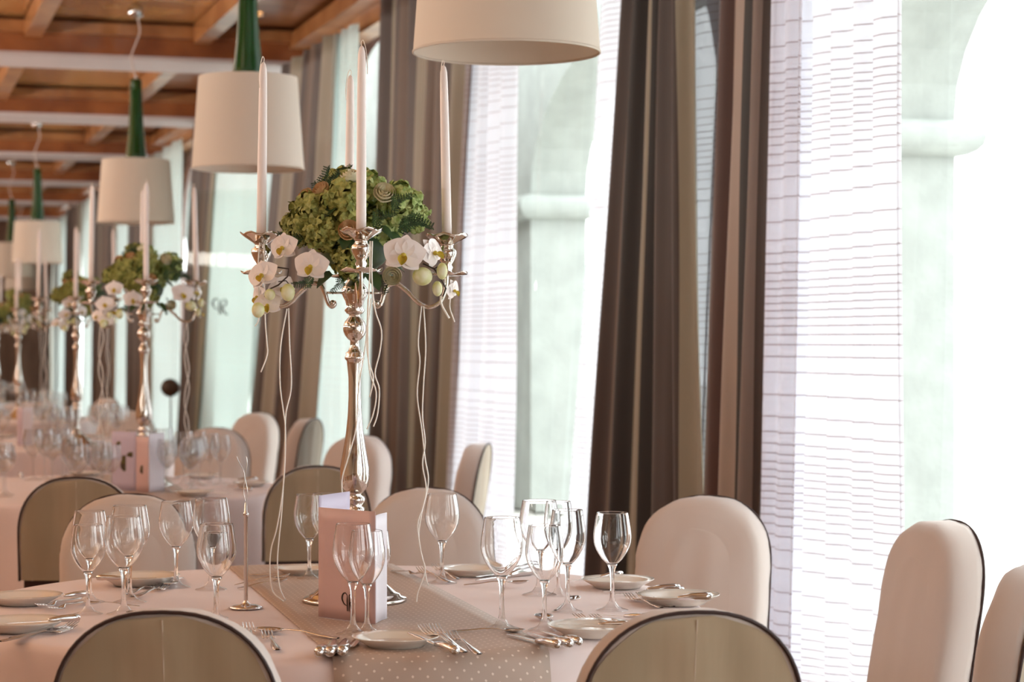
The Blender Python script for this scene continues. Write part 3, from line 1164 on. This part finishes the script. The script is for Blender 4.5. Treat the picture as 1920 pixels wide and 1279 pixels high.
# ================================================================== CANDELABRA
def make_candelabra():
    r = thing('candelabra', (0, 0, 0))
    MB().lathe([(.0005, 0), (.137, 0), (.138, .005), (.134, .009), (.122, .012), (.118, .018), (.108, .022), (.085, .042), (.055, .062), (.03, .085), (.022, .11), (.0005, .11)], 48).build('base', M['silver'], r)
    prof = [(.022, .105), (.018, .14), (.017, .19), (.019, .22), (.026, .235), (.026, .245), (.018, .25), (.028, .262), (.028, .272), (.016, .28), (.024, .288), (.034, .3), (.039, .322), (.0385, .352), (.031, .394), (.0235, .44), (.0185, .49), (.0163, .54), (.0168, .59), (.0205, .625), (.0215, .633), (.026, .637), (.026, .644), (.023, .647), (.024, .654), (.018, .658), (.012, .672), (.012, .686), (.018, .69), (.026, .70), (.0305, .712), (.0305, .724), (.026, .737), (.016, .748), (.014, .754), (.022, .758), (.027, .766), (.021, .776), (.025, .79), (.034, .808), (.034, .822), (.028, .832), (.014, .85), (.012, .90), (.0005, .90)]
    MB().lathe(prof, 32).build('column', M['silver'], r)
    for k in range(4):
        a = k * PI / 2
        ca, sa = math.cos(a), math.sin(a)

        def R3(rr, z):
            return Vector((rr * ca, rr * sa, z))
        b = MB()
        pts = spline([R3(.055, .79), R3(.052, .782), R3(.06, .775), R3(.07, .785), R3(.078, .81), (R3(.09, .832)), R3(.112, .836), R3(.14, .815), R3(.17, .785), R3(.2, .775), R3(.228, .79), R3(.242, .825), R3(.245, .862)], 5)
        nn = len(pts)
        b.tube(pts, [(.0045 + .0015 * math.sin(PI * i / nn)) for i in range(nn)], 8)
        b.ball(R3(.058, .785), .0085, 10, 6)
        b.tube([R3(.02, .812), R3(.078, .812)], .003, 6)
        c = R3(.245, 0)
        b.build('arm', M['silver'], r)
        b = MB()
        b.lathe([(.0005, .856), (.02, .857), (.04, .859), (.054, .865), (.055, .867), (.04, .863), (.018, .864), (.012, .872), (.016, .88), (.012, .888), (.02, .9), (.026, .915), (.026, .925), (.018, .932), (.016, .938), (.022, .943), (.03, .948), (.05, .962), (.056, .967), (.055, .9685), (.04, .961), (.02, .953), (.013, .953), (.0005, .953)], 24, c=(c.x, c.y, 0))
        o = b.build('candle_cup', M['silver'], r)
        for v in o.data.vertices:      # gently waved rims
            dx, dy = v.co.x - c.x, v.co.y - c.y
            rr = math.hypot(dx, dy)
            if rr > .045:
                v.co.z += .004 * math.sin(6 * math.atan2(dy, dx) + k)
    return r


def make_candle():
    r = thing('candle', (0, 0, 0))
    MB().lathe([(.0005, 0), (.0125, 0), (.0128, .05), (.0122, .2), (.0112, .35), (.0102, .42), (.0092, .445), (.0062, .458), (.003, .463), (.0005, .464)], 20).build('wax', M['wax'], r)
    MB().tube(spline([(0, 0, .46), (.002, 0, .472), (-.002, -.002, .478), (-.006, -.004, .468), (-.0095, -.006, .45), (-.0125, -.007, .42), (-.011, -.009, .395)], 4), .0011, 5).build('wick', M['wick'], r)
    return r


def petal_rows(L, wd, cup, tip=0.0, n=10, m=6, base=.12, bend=0.0):
    """petal along +x, in x-y plane, bowed in z"""
    rows = []
    for i in range(n + 1):
        t = i / n
        prof = math.sin(PI * min(1, (t * (1 - base) + base)) ** .8) ** .75 if t < 1 else 0.05
        w_ = wd * max(prof, .06)
        rows.append([(L * t, w_ * (2 * j / m - 1), cup * ((2 * j / m - 1) ** 2) * w_ + bend * t * t - tip * t) for j in range(m + 1)])
    return rows


def make_orchid(mat='petal'):
    """faces +z locally"""
    r = link('orchid', None)
    specs = [(20, .043, .027, .25), (160, .043, .027, .25), (90, .04, .019, .2), (215, .038, .017, .2), (325, .038, .017, .2)]
    for ang, L, wd, cup in specs:
        b = MB()
        rows = petal_rows(L, wd, cup * .6, bend=-.006)
        ca, sa = math.cos(math.radians(ang)), math.sin(math.radians(ang))
        L, wd = L * 1.36, wd * 1.12
        lift = .003 if wd > .035 else 0
        b.grid([[(x * ca - y * sa, x * sa + y * ca, z + lift) for x, y, z in rr] for rr in rows])
        o = b.build('petal', M[mat], r)
    b = MB()
    b.ball((0, -.002, .006), .006, 8, 6)
    b.grid([[(x * .0 - y, -x - .002, z + .008) for x, y, z in rr] for rr in petal_rows(.02, .009, 1.2, bend=.01)])
    b.build('lip', M['lip'], r)
    return r


def make_rose(mat):
    b = MB()
    for ring, (rad, n, hgt) in enumerate(((.008, 3, .03), (.014, 4, .029), (.02, 5, .026), (.026, 6, .02))):
        for k in range(n):
            a0 = 2 * PI * k / n + ring * .6
            rows = []
            for j in range(5):
                v = j / 4
                rr = rad * (.55 + .55 * math.sin(v * 1.9))
                rows.append([((rr) * math.cos(a0 + s_ * 1.3 * PI / n), (rr) * math.sin(a0 + s_ * 1.3 * PI / n), hgt * v - .01 + .003 * (1 - s_ * s_)) for s_ in (-1, -.5, 0, .5, 1)])
            b.grid(rows)
    me = b.mesh('rose', M[mat])
    return me


def hyd_mesh(mat, rad, nf, seed):
    rnd = random.Random(seed)
    b = MB()
    for i in range(nf):
        z = 1 - 2 * (i + .5) / nf
        a = i * 2.39996
        nrm = Vector((math.sqrt(1 - z * z) * math.cos(a), math.sqrt(1 - z * z) * math.sin(a), z))
        c = nrm * rad * rnd.uniform(.72, 1.1)
        nrm = (nrm + Vector((rnd.uniform(-.9, .9), rnd.uniform(-.9, .9), rnd.uniform(-.9, .9)))).normalized()
        t = nrm.orthogonal().normalized()
        bt = nrm.cross(t)
        rot = rnd.uniform(0, PI)
        L = rnd.uniform(.015, .021)
        for k in range(4):
            g = rot + k * PI / 2
            d = t * math.cos(g) + bt * math.sin(g)
            e = nrm.cross(d)
            cu = rnd.uniform(.0, .01)
            b.add([c, c + d * L * .5 + e * L * .5 + nrm * .001, c + d * L + e * L * .2 - nrm * cu, c + d * L * 1.05 - nrm * (cu + .001), c + d * L - e * L * .2 - nrm * cu, c + d * L * .5 - e * L * .5 + nrm * .001, c + d * L * .55 + nrm * .003],
                  [(0, 1, 6), (1, 2, 6), (2, 3, 6), (3, 4, 6), (4, 5, 6), (5, 0, 6)])
    return b.mesh('hydrangea', M[mat], smooth=False)


def fern_mesh(L, n, spread, seed):
    rnd = random.Random(seed)
    b = MB()
    pts = [Vector((L * i / 10, .012 * math.sin(i * .4), .02 * math.sin(i * .3))) for i in range(11)]
    b.tube(pts, .0009, 4)
    for i in range(n):
        t = (i + 1) / n
        p = Vector((L * t, .012 * math.sin(t * 4), .02 * math.sin(t * 3)))
        for sg in (-1, 1):
            ll = spread * (1 - t * .6) * rnd.uniform(.7, 1.1)
            d = Vector((.75, sg * 1.0, rnd.uniform(-.35, .35))).normalized()
            e = Vector((d.y, -d.x, 0)) * .0028
            for q in range(3):
                p0 = p + d * ll * q / 3
                b.add([p0 - e, p0 + d * ll * .42 + e * 1.3, p0 + d * ll * .5, p0 + e], [(0, 1, 2, 3)])
    return b.mesh('fern_sprig', M['fern'], False)


ORCH = make_orchid()
CX0, CY0 = -.415, 5.63


def LP(px, py, dy=0.0):
    p = D(px, py, CY0 + dy)
    return Vector((p.x - CX0, p.y - CY0, p.z - TZ))


def place_rot(o, loc, nrm, spin=0, s=1.0):
    nrm = Vector(nrm).normalized()
    q = nrm.to_track_quat('Z', 'Y').to_matrix().to_4x4()
    o.matrix_basis = Matrix.Translation(loc) @ q @ Matrix.Rotation(spin, 4, 'Z') @ Matrix.Scale(s, 4)
    return o


def make_bouquet():
    r = thing('flower_arrangement', (0, 0, 0))
    rnd = random.Random(5)
    b = MB()
    b.ball((0, 0, .93), .085, 16, 10, (1.1, 1, .8))
    b.build('foliage_base', M['leaf'], r)
    # leaves round the base
    for k in range(26):
        a = k * 2.4
        z = .86 + .2 * ((k * 7) % 10) / 10
        o = link('leaf', LEAF, r)
        rr = .085 + .03 * ((k * 3) % 4) / 4
        place_rot(o, (rr * math.cos(a), rr * math.sin(a), z), (math.cos(a) * .5, math.sin(a) * .5 - .3, .8), a, rnd.uniform(.8, 1.3))
    hy = [(590, 405, -.04, 0, 1.0), (565, 430, .02, 0, .8), (648, 385, -.06, 0, 1.0), (640, 350, .03, 0, .75), (752, 385, -.02, 1, .95), (775, 410, .04, 1, .7), (725, 415, .05, 1, .9), (655, 495, -.09, 0, .72), (610, 440, -.07, 0, .85), (690, 360, .06, 1, .9), (700, 440, 0, 1, .9)]
    for px, py, dy, k, s in hy:
        o = link('hydrangea', HYD[k], r)
        o['kind'] = 'stuff'
        o.location = LP(px, py, dy)
        o.scale = (s, s, s)
        o.rotation_euler = (rnd.uniform(0, 3), rnd.uniform(0, 3), rnd.uniform(0, 3))
    for px, py, dy, k, s, nn in ((657, 338, .0, 0, 1.0, (0.1, -.5, 1)), (720, 368, -.07, 0, 1.05, (.2, -.9, .5)), (655, 437, -.12, 1, 1.0, (-.1, -1, .35)), (604, 362, -.05, 1, .9, (-.5, -.6, .6)), (575, 372, -.02, 1, .8, (-.6, -.5, .6)), (735, 520, -.08, 0, .9, (.1, -1, -.2))):
        o = link('rose', ROSE[k], r)
        if k:
            o['label'] = 'peach coloured rose'
        place_rot(o, LP(px, py, dy), nn, 0, s)
    for px, py, dy, dr, s in ((625, 372, -.02, (-.35, 0, 1), 1.0), (630, 368, .0, (.0, 0, 1), .8), (618, 380, 0, (-.8, 0, .7), .8), (650, 345, .02, (.1, .2, 1), .6), (750, 430, -.05, (1, -.1, .15), 1.1), (745, 440, -.06, (.9, -.1, .45), 1.0), (735, 400, -.07, (.7, -.3, .7), .9), (700, 430, -.1, (.6, -.4, .5), 1.0), (590, 520, -.06, (-.8, -.2, -.5), .8), (700, 520, -.05, (.6, -.3, -.6), .8), (640, 520, -.08, (-.3, -.3, -.8), .7), (570, 450, -.05, (-.8, -.3, .0), .9)):
        o = link('fern_sprig', FERN, r)
        d = Vector(dr).normalized()
        y = Vector((0, -1, 0)).cross(d).normalized()
        z = d.cross(y)
        o.matrix_basis = Matrix.Translation(LP(px, py, dy)) @ Matrix((d, y, z)).transposed().to_4x4() @ Matrix.Scale(s, 4)
    orch = [(531, 468, -.1, (-.5, -1, .1), .1, .9), (583, 503, -.14, (-.15, -1, .05), -.1, 1.0), (492, 520, -.12, (-.45, -1, .25), .3, .95), (502, 575, -.1, (-.2, -1, -.1), .2, .8), (528, 545, -.08, (.1, -1, .1), .6, .8), (757, 482, -.15, (.0, -1, .1), -.15, 1.2), (812, 478, -.1, (.8, -.6, .2), .6, .95), (850, 548, -.06, (.9, -.5, -.1), .4, .65), (484, 560, -.06, (-.8, -.6, .0), .2, .7)]
    for px, py, dy, nn, sp, s in orch:
        o = copy_tree(ORCH, r)
        place_rot(o, LP(px, py, dy), nn, sp, s * 1.14)
    for px, py, rx, rz_ in ((540, 552, .018, .023), (506, 556, .014, .015), (792, 522, .026, .024), (829, 512, .014, .022), (484, 585, .017, .02), (820, 545, .013, .02)):
        b = MB()
        b.ball((0, 0, 0), 1.0, 14, 10, (rx, rx * .9, rz_))
        o = b.build('bud', M['bud'], r)
        o.location = LP(px, py, -.13)
    b = MB()
    b.tube([LP(x, y, -.12) for x, y in ((520, 505), (541, 508), (539, 522), (522, 538), (507, 545), (496, 560))], .0022, 5)
    b.tube([LP(x, y, -.12) for x, y in ((522, 532), (536, 530), (545, 540))], .0016, 5)
    b.tube([LP(x, y, -.12) for x, y in ((793, 498), (814, 508), (826, 525), (836, 545), (830, 560))], .0024, 5)
    b.tube([LP(x, y, -.12) for x, y in ((814, 508), (822, 503))], .0018, 5)
    b.build('orchid_stem', M['twig'], r)
    return r


lf = MB()
lf.grid(petal_rows(.045, .016, .4, bend=-.012, n=5, m=2))
LEAF = lf.mesh('leaf', M['leaf'])
HYD = [hyd_mesh('hyd', .058, 110, 1), hyd_mesh('hydl', .058, 110, 2)]
ROSE = [make_rose('rose'), make_rose('peach')]
FERN = fern_mesh(.075, 13, .026, 3)

cand = make_candelabra()
boq = make_bouquet()
# the orchid prototype joins the first bouquet
ORCH.parent = boq
place_rot(ORCH, LP(600, 470, -.05), (-.2, -1, .2), .4, .6)
cdl = make_candle()

cands = [(CX0, CY0, math.radians(8)), ((270 - CX) / F * 10.08, 10.08, math.radians(12)), ((144 - CX) / F * 14.0, 14.0, math.radians(10)), ((34 - CX) / F * 18.8, 18.8, math.radians(10)), ((-6 - CX) / F * 23.2, 23.2, math.radians(5))]
ORD = ['nearest', 'second', 'third', 'fourth', 'fifth']
DIRN = ['right hand', 'rear', 'left hand', 'front']
first_c = True
for i, (x, y, rz) in enumerate(cands):
    o = cand if i == 0 else copy_tree(cand)
    o.location = (x, y, TZ + .005)
    o.rotation_euler = (0, 0, rz)
    tag(o, ['tall polished silver candelabra on the nearest table, full height in view',
            'tall silver candelabra on the second table, smaller and out of focus',
            'blurred silver candelabra on the third table, behind the second one',
            'blurred silver candelabra on the fourth table near the left edge',
            'farthest silver candelabra at the left edge of the photo'][i], 'candelabra', 'candelabras down the row of tables')
    o = boq if i == 0 else copy_tree(boq)
    o.location = (x, y, TZ + .005)
    if i:
        o.rotation_euler = (0, 0, .5 * i)
    tag(o, ['dome of green hydrangea, cream roses and white orchids on the nearest candelabra',
            'blurred dome of flowers and orchids on the second candelabra',
            'blurred white and green flowers on the third candelabra',
            'blurred white and green flowers on the fourth candelabra',
            'blurred flowers on the farthest candelabra at the left edge'][i], 'flowers', 'flower arrangements on the candelabras')
    for k in range(4):
        o = cdl if first_c else copy_tree(cdl)
        first_c = False
        a = rz + k * PI / 2
        o.location = (x + .245 * math.cos(a), y + .245 * math.sin(a), TZ + .005 + .953)
        o.rotation_euler = (0, (0, .01, .012, -.004)[k] if k else -.022, (.4, 0, .3, 2.6)[k])
        if i == 0 and k == 3:
            o.scale = (1, 1, 1.03)
        tag(o, 'tall white candle on the %s arm of the %s candelabra' % (DIRN[k], ORD[i]), 'candle', 'white candles in the candelabras')

# ---- ribbons -----------------------------------------------------------------------


def ribbon(px, Y, label, w_=.0019, dy=0.0):
    b = MB()
    b.tube(spline([D(x, y, Y + dy * i) for i, (x, y) in enumerate(px)], 5), w_, 5)
    o = b.build('ribbon', M['ribbon'])
    return tag(o, label, 'ribbon', 'ribbons hanging from the nearest candelabra')


ribbon([(541, 578), (543, 650), (546, 700), (545, 735), (536, 775), (534, 830), (533, 870), (528, 960), (523, 1010), (520, 1055), (524, 1100), (535, 1126)], 5.6, 'thin cream ribbon of the left pair, hanging straight to the table')
ribbon([(538, 579), (526, 650), (525, 720), (531, 770), (535, 810), (532, 900), (520, 985), (508, 1030), (506, 1075), (512, 1110), (532, 1128)], 5.59, 'thin cream ribbon of the left pair, bowing out near its end')
ribbon([(790, 574), (784, 640), (787, 680), (782, 740), (790, 800), (797, 860), (803, 905), (790, 965), (785, 1010), (795, 1060), (799, 1085), (803, 1098)], 5.62, 'thin cream ribbon of the right pair, ending behind the lone glass')
ribbon([(794, 574), (798, 650), (794, 720), (792, 780), (797, 830), (792, 870), (799, 915), (793, 950), (783, 985), (790, 1040), (797, 1070), (783, 1112), (781, 1134)], 5.61, 'thin cream ribbon of the right pair, ending on the runner')
ribbon([(698, 452), (697, 520), (703, 580), (715, 620), (712, 660), (703, 700), (711, 730), (708, 775), (700, 800)], 5.33, 'cream ribbon falling from the front cup in a long curve')
ribbon([(694, 452), (693, 520), (690, 600), (692, 690), (705, 735), (700, 775), (688, 805)], 5.33, 'cream ribbon falling from the front cup and crossing the curved one')
ribbon([(696, 560), (688, 640), (692, 680), (700, 710), (693, 745)], 5.34, 'short cream ribbon below the front cup')
ribbon([(690, 560), (686, 640), (672, 730), (668, 800), (652, 860), (641, 900), (643, 940)], 5.5, 'cream ribbon winding over the silver column')
ribbon([(495, 455), (497, 590), (500, 640), (501, 665), (489, 698)], 5.56, 'short cream ribbon hanging from the left cup')
ribbon([(487, 455), (484, 500), (486, 590), (478, 612)], 5.54, 'shortest cream ribbon hanging from the left cup')
ribbon([(826, 555), (828, 572), (842, 597)], 5.58, 'thick short ribbon end below the right arm', .003)
ribbon([(846, 548), (843, 575), (849, 595), (852, 604)], 5.6, 'thin curled ribbon end below the right cup')


# far candelabras' ribbons
for i in (1, 2, 3):
    x, y, rz = cands[i]
    for k, a in enumerate((PI + rz, rz)):
        c = Vector((x + .2 * math.cos(a), y + .2 * math.sin(a), TZ + .78))
        for q in (0, 1):
            pts = [c + Vector((.012 * math.sin(j * 1.7 + q * 2 + k) * min(1, j), 0, -.7 * j / 9)) for j in range(10)]
            b = MB()
            b.tube(spline(pts, 3), .002, 4)
            tag(b.build('ribbon', M['ribbon']), 'blurred thin ribbon hanging from the %s candelabra' % ORD[i], 'ribbon', 'ribbons of the %s candelabra' % ORD[i])


# ================================================================== CHAIRS
def make_chair(ZB=.53):
    """sitter faces +Y; back cover at y<0"""
    r = thing('dining_chair', (0, 0, 0))
    ZT, HWD = .93, .222

    def outline(inset):
        pts = []
        zc = .70
        for k in range(5):
            pts.append((-HWD - .0 + .012 * (1 - k / 4) * 0, ZB + (zc - ZB) * k / 5))
        n = 28
        e = 2.35
        for k in range(n + 1):
            a = PI - PI * k / n
            ca, sa = math.cos(a), math.sin(a)
            pts.append((HWD * math.copysign(abs(ca) ** (2 / e), ca), zc + (ZT - zc) * abs(sa) ** (2 / e)))
        for k in range(4, -1, -1):
            pts.append((HWD, ZB + (zc - ZB) * k / 5))
        out = []
        for x, z in pts:
            fx = (HWD - inset) / HWD
            zz = z if z < .6 else min(z, z - inset * max(0, (z - .6) / (ZT - .6)))
            out.append((x * fx, zz))
        return out

    def rec(z):
        return -(z - .5) * .16
    rings = [(.0, .05), (.001, .03), (.0, .008), (.0, .0), (.02, -.003), (.055, -.003), (.085, .002), (.1, .012), (.108, .028), (.113, .06), (.116, .1)]
    b = MB()
    rows = []
    for d, ins in rings:
        rows.append([(x + .0015 * math.sin(z * 60 + d * 90), -.27 + d + rec(z) + .0025 * math.sin(x * 30 + z * 17), z + .002 * math.sin(x * 55 + d * 60)) for x, z in outline(ins)])
    b.grid(rows)
    n = len(rows[0])

    # rear panel and front panel as real surfaces
    def fill(row, bulge, b):
        g = []
        m = len(row)
        half = m // 2
        for i in range(half + 1):
            a_, c_ = Vector(row[i]), Vector(row[m - 1 - i])
            rr = []
            for k in range(15):
                t = k / 14
                p = a_ * (1 - t) + c_ * t
                wv = bulge * math.sin(PI * t) * min(1, (i + 1) / 6) * math.sqrt(min(1, (half - i) / 12))
                p.y += wv + .003 * math.sin(p.x * 42 + p.z * 6) * math.sin(PI * t) * min(1, (half - i) / 8)
                rr.append(p)
            g.append(rr)
        b.grid(g)
    fill(rows[-1], .008, b)
    b.build('back_cover', M['cover'], r)
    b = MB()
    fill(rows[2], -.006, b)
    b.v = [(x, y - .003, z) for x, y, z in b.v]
    o = b.build('rear_panel', M['khaki'], r)  # rear of the cover coloured a darker khaki than the rest
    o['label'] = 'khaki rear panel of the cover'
    b = MB()
    b.tube([(x, -.272 + rec(z), z) for x, z in outline(-.001)], .0042, 6)
    b.build('piping', M['piping'], r)
    b = MB()
    b.tube([(0, -.279 + rec(z), z) for z in [ZB + .01 + (ZT - ZB - .025) * k / 10 for k in range(11)]], .0011, 4)
    b.build('seam', M['seam'], r)
    MB().box((0, -.22, .47), (.42, .05, .16)).build('back_rail', M['mahogany'], r, False)
    MB().box((0, 0, .365), (.43, .42, .05)).build('seat_frame', M['mahogany'], r, False)
    b = MB()
    rows = []
    for z, k in ((.39, .98), (.41, 1.0), (.425, .97), (.43, .85), (.432, .4), (.432, .02)):
        rr = []
        for i in range(33):
            a = 2 * PI * i / 32
            c_, s_ = math.cos(a), math.sin(a)
            rr.append((.215 * k * math.copysign(abs(c_) ** .4, c_), .215 * k * math.copysign(abs(s_) ** .4, s_), z))
        rows.append(rr)
    b.grid(rows)
    b.build('seat', M['seat'], r)
    for sx in (-1, 1):
        b = MB()
        b.tube([(sx * .19, .19, .4), (sx * .195, .2, 0)], [.02, .013], 6)
        b.build('leg', M['mahogany'], r)
        b = MB()
        b.tube([(sx * .19, -.23, .56), (sx * .19, -.215, .4), (sx * .195, -.26, 0)], [.018, .02, .013], 6)
        b.build('leg', M['mahogany'], r)
    return r


chair = make_chair(.41)
chair_short = make_chair(.53)
short_used = False
CH = [  # px, depth, X override none, facing target or angle, label
    (318, 4.16, (-.62, 5.6), 'khaki looking chair back with dark piping in the left foreground, cut off below'),
    (1288, 4.16, (.10, 5.5), 'khaki looking chair back with dark piping in the right foreground, cut off below'),
    (1318, 7.1, (-.1, 5.4), 'pinkish white chair beside the striped drapes behind the right end of the nearest table'),
    (797, 7.48, (-.42, 5.6), 'beige chair facing the camera behind the lone glass by the ribbons'),
    (240, 7.17, (-1.0, 5.6), 'cream chair facing the camera behind the left glasses of the nearest table'),
    (1750, 6.15, (-.75, 5.6), 'pale chair seen from its side in front of the bright window'),
    (1925, 4.95, (-.9, 6.0), 'chair cut off by the right edge of the photo'),
    (593, 8.93, (-1.1, 10.4), 'khaki backed chair with dark piping partly behind the menu card'),
    (147, 8.2, (-1.8, 10), 'khaki backed chair with dark piping at the left, behind the cream chair'),
    (669, 11.7, (-2.0, 10.2), 'bluish white chair directly behind the silver column'),
    (890, 10.8, (-3.0, 11.2), 'white chair seen edge on in front of the cream sheer under the nearest lamp'),
    (477, 15.4, (-2.9, 14.2), 'distant pinkish chair back above the glasses of the second table'),
    (572, 14.3, (-4.5, 15.2), 'distant white chair seen edge on left of the silver column'),
    (398, 12.7, (-2.3, 10.0), 'white chair behind the glasses of the second table'),
    (196, 19.3, (-4.4, 18.8), 'distant greyish chair below the second candelabra flowers'),
    (235, 15.9, (-3.2, 14.4), 'distant chair just below the base of the second candelabra'),
]
for i, (px, Y, tgt, lb) in enumerate(CH):
    if i in (7, 8):
        o = copy_tree(chair_short) if short_used else chair_short
        short_used = True
    else:
        o = chair if i == 0 else copy_tree(chair)
    X = (px - CX) / F * Y
    ang = math.atan2(tgt[1] - Y, tgt[0] - X) - PI / 2
    # the listed point is the middle of the back; step forward to the chair's own origin
    back = .27 + .05 - .05
    o.location = (X - math.sin(ang) * back, Y + math.cos(ang) * back, 0)
    o.rotation_euler = (0, 0, ang)
    tag(o, lb, 'chair', 'covered dining chairs')

# ================================================================== FAR TABLE SETTINGS
rnd = random.Random(9)
for i in range(1, 5):
    x, y, R = TAB[i]
    lab = 'thin clear wine glass on the %s table' % TLAB[i]
    nset = 8
    for k in range(nset):
        a = 2 * PI * (k + .35 * i) / nset
        for j, (rr, da) in enumerate(((.60, -.05), (.66, .13), (.53, .11), (.7, -.02), (.62, .24))[:5 if i < 3 else 3]):
            gx = x + rr * math.cos(a + da) + rnd.uniform(-.015, .015)
            gy = y + rr * math.sin(a + da) + rnd.uniform(-.015, .015)
            px = CX + F * gx / gy
            if px < -15:
                continue
            glass_at(gx, gy, rnd.uniform(.88, 1.0), lab, 'wine glasses on the %s table' % TLAB[i])
        gx, gy = x + .84 * math.cos(a - .16), y + .84 * math.sin(a - .16)
        if CX + F * gx / gy > -20 and i < 4:
            o = link('bread_plate', PM)
            o.location = (gx, gy, TZ + .004)
            o.scale = (.85, .85, .85)
            tag(o, 'small bread plate on the %s table' % TLAB[i], 'plate', 'bread plates on the %s table' % TLAB[i])
    if i == 1:
        for k in range(nset):
            a = 2 * PI * (k + .35 * i) / nset
            for kind, da in (('knife', .2), ('fork', -.02)):
                gx, gy = x + .93 * math.cos(a + da), y + .93 * math.sin(a + da)
                if CX + F * gx / gy < -10:
                    continue
                c = copy_tree(protos[kind][0])
                c.matrix_basis = Matrix.Translation((gx, gy, TZ + .006)) @ Matrix.Rotation(a + PI, 4, 'Z')
                tag(c, 'small %s at a place setting of the second table' % kind, kind, '%ss on the second table' % kind)

# ================================================================== GLASS SCREENS
M['screen'] = thin_glass('screen_glass', (0.93, 0.96, 0.95, 1), 0.25, 0.015)


def screen(px0, px1, ytop, Y, label, logo=None):
    a, b_ = D(px0, ytop, Y), D(px1, ytop, Y)
    wd, h = b_.x - a.x, a.z
    r = thing('glass_screen', ((a.x + b_.x) / 2, Y, 0), 0, label, 'glass screen')
    MB().box((0, 0, h / 2 + .02), (wd, .01, h - .04)).build('glass_sheet', M['screen'], r, False)
    MB().box((0, 0, .02), (wd, .25, .04)).build('foot', M['chrome'], r, False)
    r.rotation_euler = (0, 0, -.1)
    if logo:
        o = monogram(logo[2]).build('monogram', M['ink'], r)
        q = D(logo[0], logo[1], Y)
        o.location = (q.x - (a.x + b_.x) / 2, -.008, q.z)
    return r


screen(350, 486, 356, 15.6, 'clear glass screen with dark monogram in front of the greenish sheer curtain', (413, 575, .115))
screen(764, 812, 358, 12.6, 'clear glass screen seen between the bouquet and the right hand candle')

# dark round-backed wooden chair far away by the windows
p = D(319, 727, 18.2)
r = thing('round_stool', (p.x, p.y, 0), 0, 'dark brown round padded backrest on a slim post near the far windows', 'stool')
MB().ball((0, 0, p.z), .082, 20, 10, (1, .5, .95)).build('backrest', M['dark'], r)
MB().tube([(0, .03, p.z), (0, .03, .45)], .007, 8).build('post', M['mahogany'], r)
MB().lathe([(.0005, .42), (.17, .42), (.18, .45), (.16, .48), (.0005, .485)], 24).build('seat', M['dark'], r)
for k in range(3):
    a = 2 * PI * k / 3
    MB().tube([(.08 * math.cos(a), .08 * math.sin(a), .43), (.2 * math.cos(a), .2 * math.sin(a), 0)], .012, 6).build('leg', M['mahogany'], r)

# name repeats by their order across the view so that each label singles out one thing
byl = {}
for o in COL.objects:
    if o.parent is None and 'label' in o and 'group' in o:
        byl.setdefault((o['label'], o['group']), []).append(o)
for (lb, g), os_ in byl.items():
    if len(os_) < 2 or len(os_) > len(ORDW):
        continue

    def sx(o):
        if o.type == 'MESH' and o.location.length < 1e-6:
            v = o.data.vertices[0].co
            return v.x / v.y
        return o.location.x / o.location.y
    os_.sort(key=sx)
    for i, o in enumerate(os_):
        o['label'] = lb + ', %s from the left' % ORDW[i]
